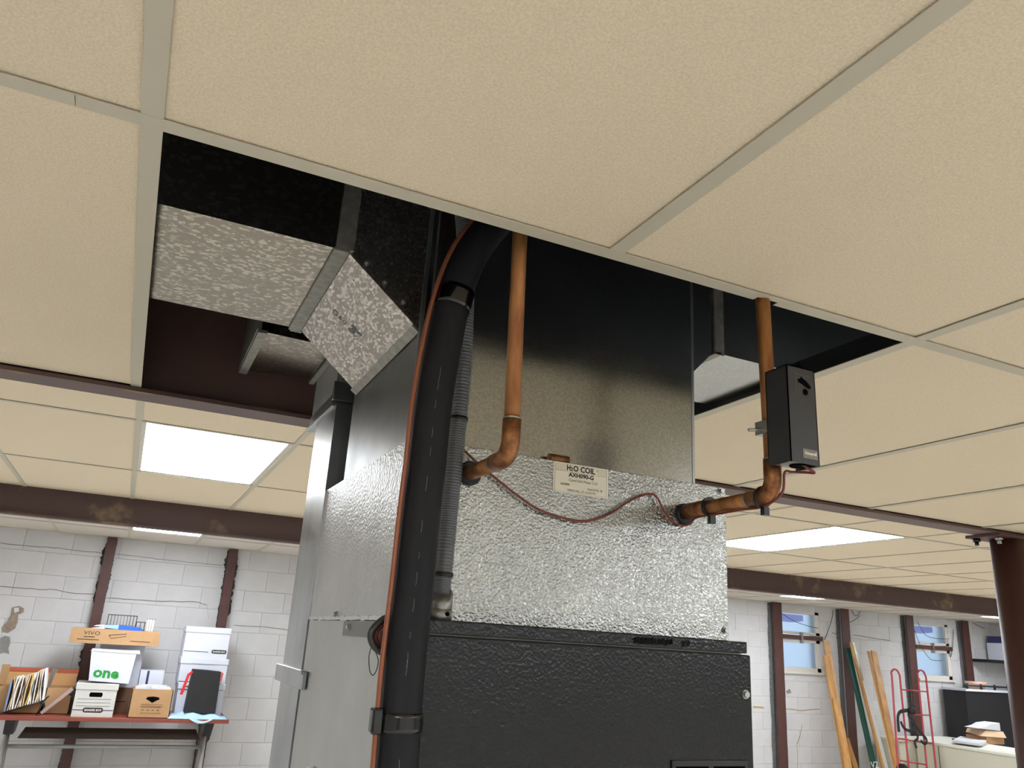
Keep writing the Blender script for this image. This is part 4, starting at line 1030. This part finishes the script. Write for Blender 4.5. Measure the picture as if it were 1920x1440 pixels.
# strap tied on it
def strip_path(pxs, w, yo, m_, name, par):
    pts = smooth_path([ht(*p) + Vector((0, yo, 0)) for p in pxs], 6); b = MB()
    for i in range(len(pts) - 1):
        p, q = pts[i], pts[i + 1]; d = (q - p).normalized(); nn = Vector((-d.z, 0, d.x)) * w / 2
        b.prism([p - nn, q - nn, q + nn, p + nn], (0, .004, 0))
    return b.build(name, m_, par)
ts = thing('tie_strap', ht(1705, 1330) + Vector((0, -.03, 0)), 'black webbing strap knotted round the red hand truck', 'strap')
strip_path([(1682, 1372), (1680, 1345), (1685, 1334), (1700, 1331), (1712, 1326)], .045, -.03, STRAP, 'webbing', ts)
strip_path([(1708, 1324), (1699, 1338), (1706, 1350), (1718, 1368), (1733, 1386), (1730, 1394), (1722, 1388)], .035, -.035, STRAP, 'webbing', ts)
strip_path([(1684, 1352), (1692, 1366), (1712, 1374), (1716, 1384), (1710, 1390), (1714, 1402)], .035, -.04, STRAP, 'webbing', ts)
b = MB(); b.ball(ht(1706, 1332) + Vector((0, -.04, 0)), (.06, .02, .05)); b.build('knot', STRAP, ts)

# cream low cabinets in an L, against the wall
dz_ = -.92
t = thing('desk', (10.4, 7.2, ZF), 'long cream desk running out from the back wall, with papers on it', 'desk')
b = MB(); b.box(9.95, 10.85, 5.9, 8.245, dz_ - .03, dz_, bev=.004); b.build('desk_top', DESKT, t)
b = MB(); b.box(9.97, 10.83, 5.92, 8.24, ZF, dz_ - .03); b.build('pedestal', DESK, t)
b = MB(); b.box(9.965, 9.97, 7.90, 7.91, ZF + .05, dz_ - .04); b.build('seam_or_shadow_line', TRIMG, t)  # vertical shadow on the desk side, built as a thin grey strip
t = thing('low_cabinet', (10.4, 8.45, ZF), 'low cream cabinet against the back wall behind the hand truck', 'cabinet')
b = MB(); b.box(9.66, 11.1, 8.25, 8.66, dz_ - .03, dz_ - .001, bev=.004); b.build('cabinet_top', DESKT, t)
b = MB(); b.box(9.68, 11.08, 8.27, 8.65, ZF, dz_ - .03); b.build('cabinet_body', DESK, t)
def flat(name, lab, cat, pxs, z, h, m_, grp=None):
    pts = [at(px, py, 'z', z) for px, py in pxs]
    pts = [Vector((min(max(p.x, 9.98), 10.84), min(max(p.y, 6.0), 8.23), p.z)) for p in pts]
    t = thing(name, pts[0], lab, cat, grp); b = MB(); b.prism(pts, (0, 0, h)); b.build('sheet_body', m_, t); return t
flat('dark_folder', 'dark flat folder on the cream desk, left of the papers', 'folder', [(1762, 1384), (1795, 1388), (1812, 1384), (1782, 1380)], dz_ + .001, .02, SHELFD)
flat('paper_stack', 'loose white papers spread on the cream desk', 'paper', [(1786, 1392), (1838, 1399), (1850, 1392), (1802, 1384)], dz_ + .024, .028, PAPER)
flat('paper_stack', 'crumpled grey papers under the white ones on the desk', 'paper', [(1790, 1395), (1842, 1401), (1852, 1396), (1800, 1388)], dz_ + .001, .02, LABELS)
q = at(1852, 1396, 'z', dz_); xa, ya = q.x + .02, q.y + .02
t = thing('open_box', (xa + .1, ya + .15, dz_), 'small open brown carton holding white paper, on the cream desk', 'box')
b = MB(); b.box(xa, xa + .35, ya, ya + .3, dz_ + .001, dz_ + .095); b.build('carton_body', CARD, t)
b = MB(); b.hexa([(xa - .12, ya, dz_ + .10), (xa + .35, ya - .04, dz_ + .085), (xa + .35, ya + .3, dz_ + .095), (xa, ya + .3, dz_ + .12), (xa + .02, ya + .02, dz_ + .17), (xa + .35, ya, dz_ + .16), (xa + .35, ya + .3, dz_ + .16), (xa + .04, ya + .3, dz_ + .17)]); b.build('carton_flap', mat('pale_cardboard', (200, 170, 138), .7), t)
b = MB()
b.prism([(xa - .13, ya, dz_ + .195), (xa + .3, ya, dz_ + .17), (xa + .3, ya, dz_ + .27), (xa + .12, ya, dz_ + .255), (xa + .02, ya, dz_ + .22)], (0, .22, 0)); b.build('paper_sheet', PAPER, t)

# black cabinet with a railing, further back
yc = 8.3
a = at(1812, 1293, 'y', yc); zt = a.z
a2 = at(1860, 1293, 'y', yc)
t = thing('black_cabinet', (a.x + .6, yc, ZF), 'black cabinet with a white top and small black rail, behind the column', 'cabinet')
b = MB(); b.box(a.x, a.x + 1.6, yc + .02, yc + .38, ZF, zt - .02); b.build('cabinet_body', SHELFD, t)
b = MB(); b.box(a.x - .01, a.x + 1.61, yc, yc + .4, zt - .02, zt + .01); b.build('cabinet_top', WHITEB, t)
b = MB(); b.tube([(a.x - .02, yc + .01, zt + .06), (a.x + 1.6, yc + .01, zt + .055)], .012, 6)
for k in range(6): b.box(a.x + .02 + k * .3, a.x + .045 + k * .3, yc, yc + .02, zt + .01, zt + .085)
b.build('rail', SHELFD, t)
q = at(1838, 1284, 'y', yc + .1)
t = thing('copper_pan', (q.x, yc + .15, zt + .01), 'shiny pink-brown bowl standing on the black cabinet', 'bowl')
b = MB(); b.tube([(q.x, yc + .17, zt + .0105), (q.x, yc + .17, zt + .07), (q.x, yc + .17, zt + .115)], [.10, .14, .145], 24); b.build('bowl_body', mat('pink_brown', (196, 158, 138), .35), t)

# shelf seen right of the column
ys = 8.42
s0 = at(1898, 1241, 'y', ys); 
t = thing('wall_shelf', (s0.x + .4, ys, s0.z), 'black wall shelf at the right picture edge, behind the column', 'shelf')
b = MB(); b.box(s0.x - .5, s0.x + .75, ys, YB - .008, s0.z - .03, s0.z + .012); b.build('shelf_board', SHELFD, t)
b = MB(); b.box(s0.x + .5, s0.x + .53, ys + .05, YB - .008, s0.z - .2, s0.z - .03); b.build('bracket', SHELFD, t)
h1 = at(1903, 1208, 'y', ys).z
t = thing('file_box', (s0.x + .3, ys, s0.z + .012), 'white box with grey printed lines on the black wall shelf', 'box')
b = MB(); b.box(s0.x - .15, s0.x + .55, ys + .01, ys + .28, s0.z + .012, h1, bev=.003); b.build('box_body', WHITEB, t)
for k in (.35, .7): line(t, s0.x - .1, s0.x + .5, s0.z + .012 + (h1 - s0.z) * k, ys + .01, TRIMG, .006)
t = thing('navy_case', (s0.x + .1, ys, h1), 'navy blue case on top of the white shelf box', 'case')
b = MB(); b.hexa([(s0.x - .15, ys + .03, h1), (s0.x + .18, ys + .03, h1), (s0.x + .18, ys + .25, h1), (s0.x - .15, ys + .25, h1), (s0.x - .15, ys + .03, h1 + .1), (s0.x + .1, ys + .03, h1 + .1), (s0.x + .1, ys + .25, h1 + .1), (s0.x - .15, ys + .25, h1 + .1)]); b.build('case_body', NAVY, t)
q = at(1912, 1290, 'y', 8.35)
t = thing('black_case', (q.x, 8.4, zt + .01), 'small black case on the black cabinet, right of the column', 'case')
b = MB(); b.box(q.x - .08, q.x + .25, 8.34, 8.5, zt + .0105, zt + .09); b.build('case_body', SHELFD, t)

# loose wires on the back wall
def wall_wire(pxs, lab, r=.004, y=YB - .02):
    pts = smooth_path([at(px, py, 'y', y) for px, py in pxs], 6)
    t = thing('hanging_wire', pts[0], lab, 'wire'); b = MB(); b.tube(pts, r, 6); b.build('wire_run', CABLE, t)
wall_wire([(1562, 1144), (1560, 1160), (1553, 1182), (1546, 1200)], 'thin dark wire hanging right of the first window')
wall_wire([(1589, 1165), (1596, 1166), (1606, 1160), (1613, 1154)], 'curled dark wire on the wall right of the second post')
wall_wire([(1597, 1144), (1601, 1153), (1608, 1154), (1613, 1146)], 'small wire loop near the ceiling right of the second post')
wall_wire([(1720, 1166), (1735, 1190), (1755, 1197), (1780, 1198)], 'thin wire sagging across the second window', y=YB - .05)
wall_wire([(1714, 1180), (1725, 1208), (1745, 1236), (1768, 1238)], 'lower thin wire sagging across the second window', y=YB - .05)
wall_wire([(1788, 1180), (1786, 1215), (1782, 1232), (1778, 1210), (1776, 1200)], 'wire looping down right of the second window')
wall_wire([(1466, 1150), (1490, 1165), (1520, 1175), (1534, 1178)], 'thin wire across the upper pane of the first window', y=YB - .05)
wall_wire([(1825, 1168), (1835, 1174), (1846, 1178)], 'thin wire on the wall left of the round column')

# name, then kind: things hidden from the picture keep no false labels
for o in list(bpy.data.objects):
    if o.parent is None and o.type == 'EMPTY' and not o.get('kind') and 'label' not in o: print('NO LABEL', o.name)
bpy.context.view_layer.update()
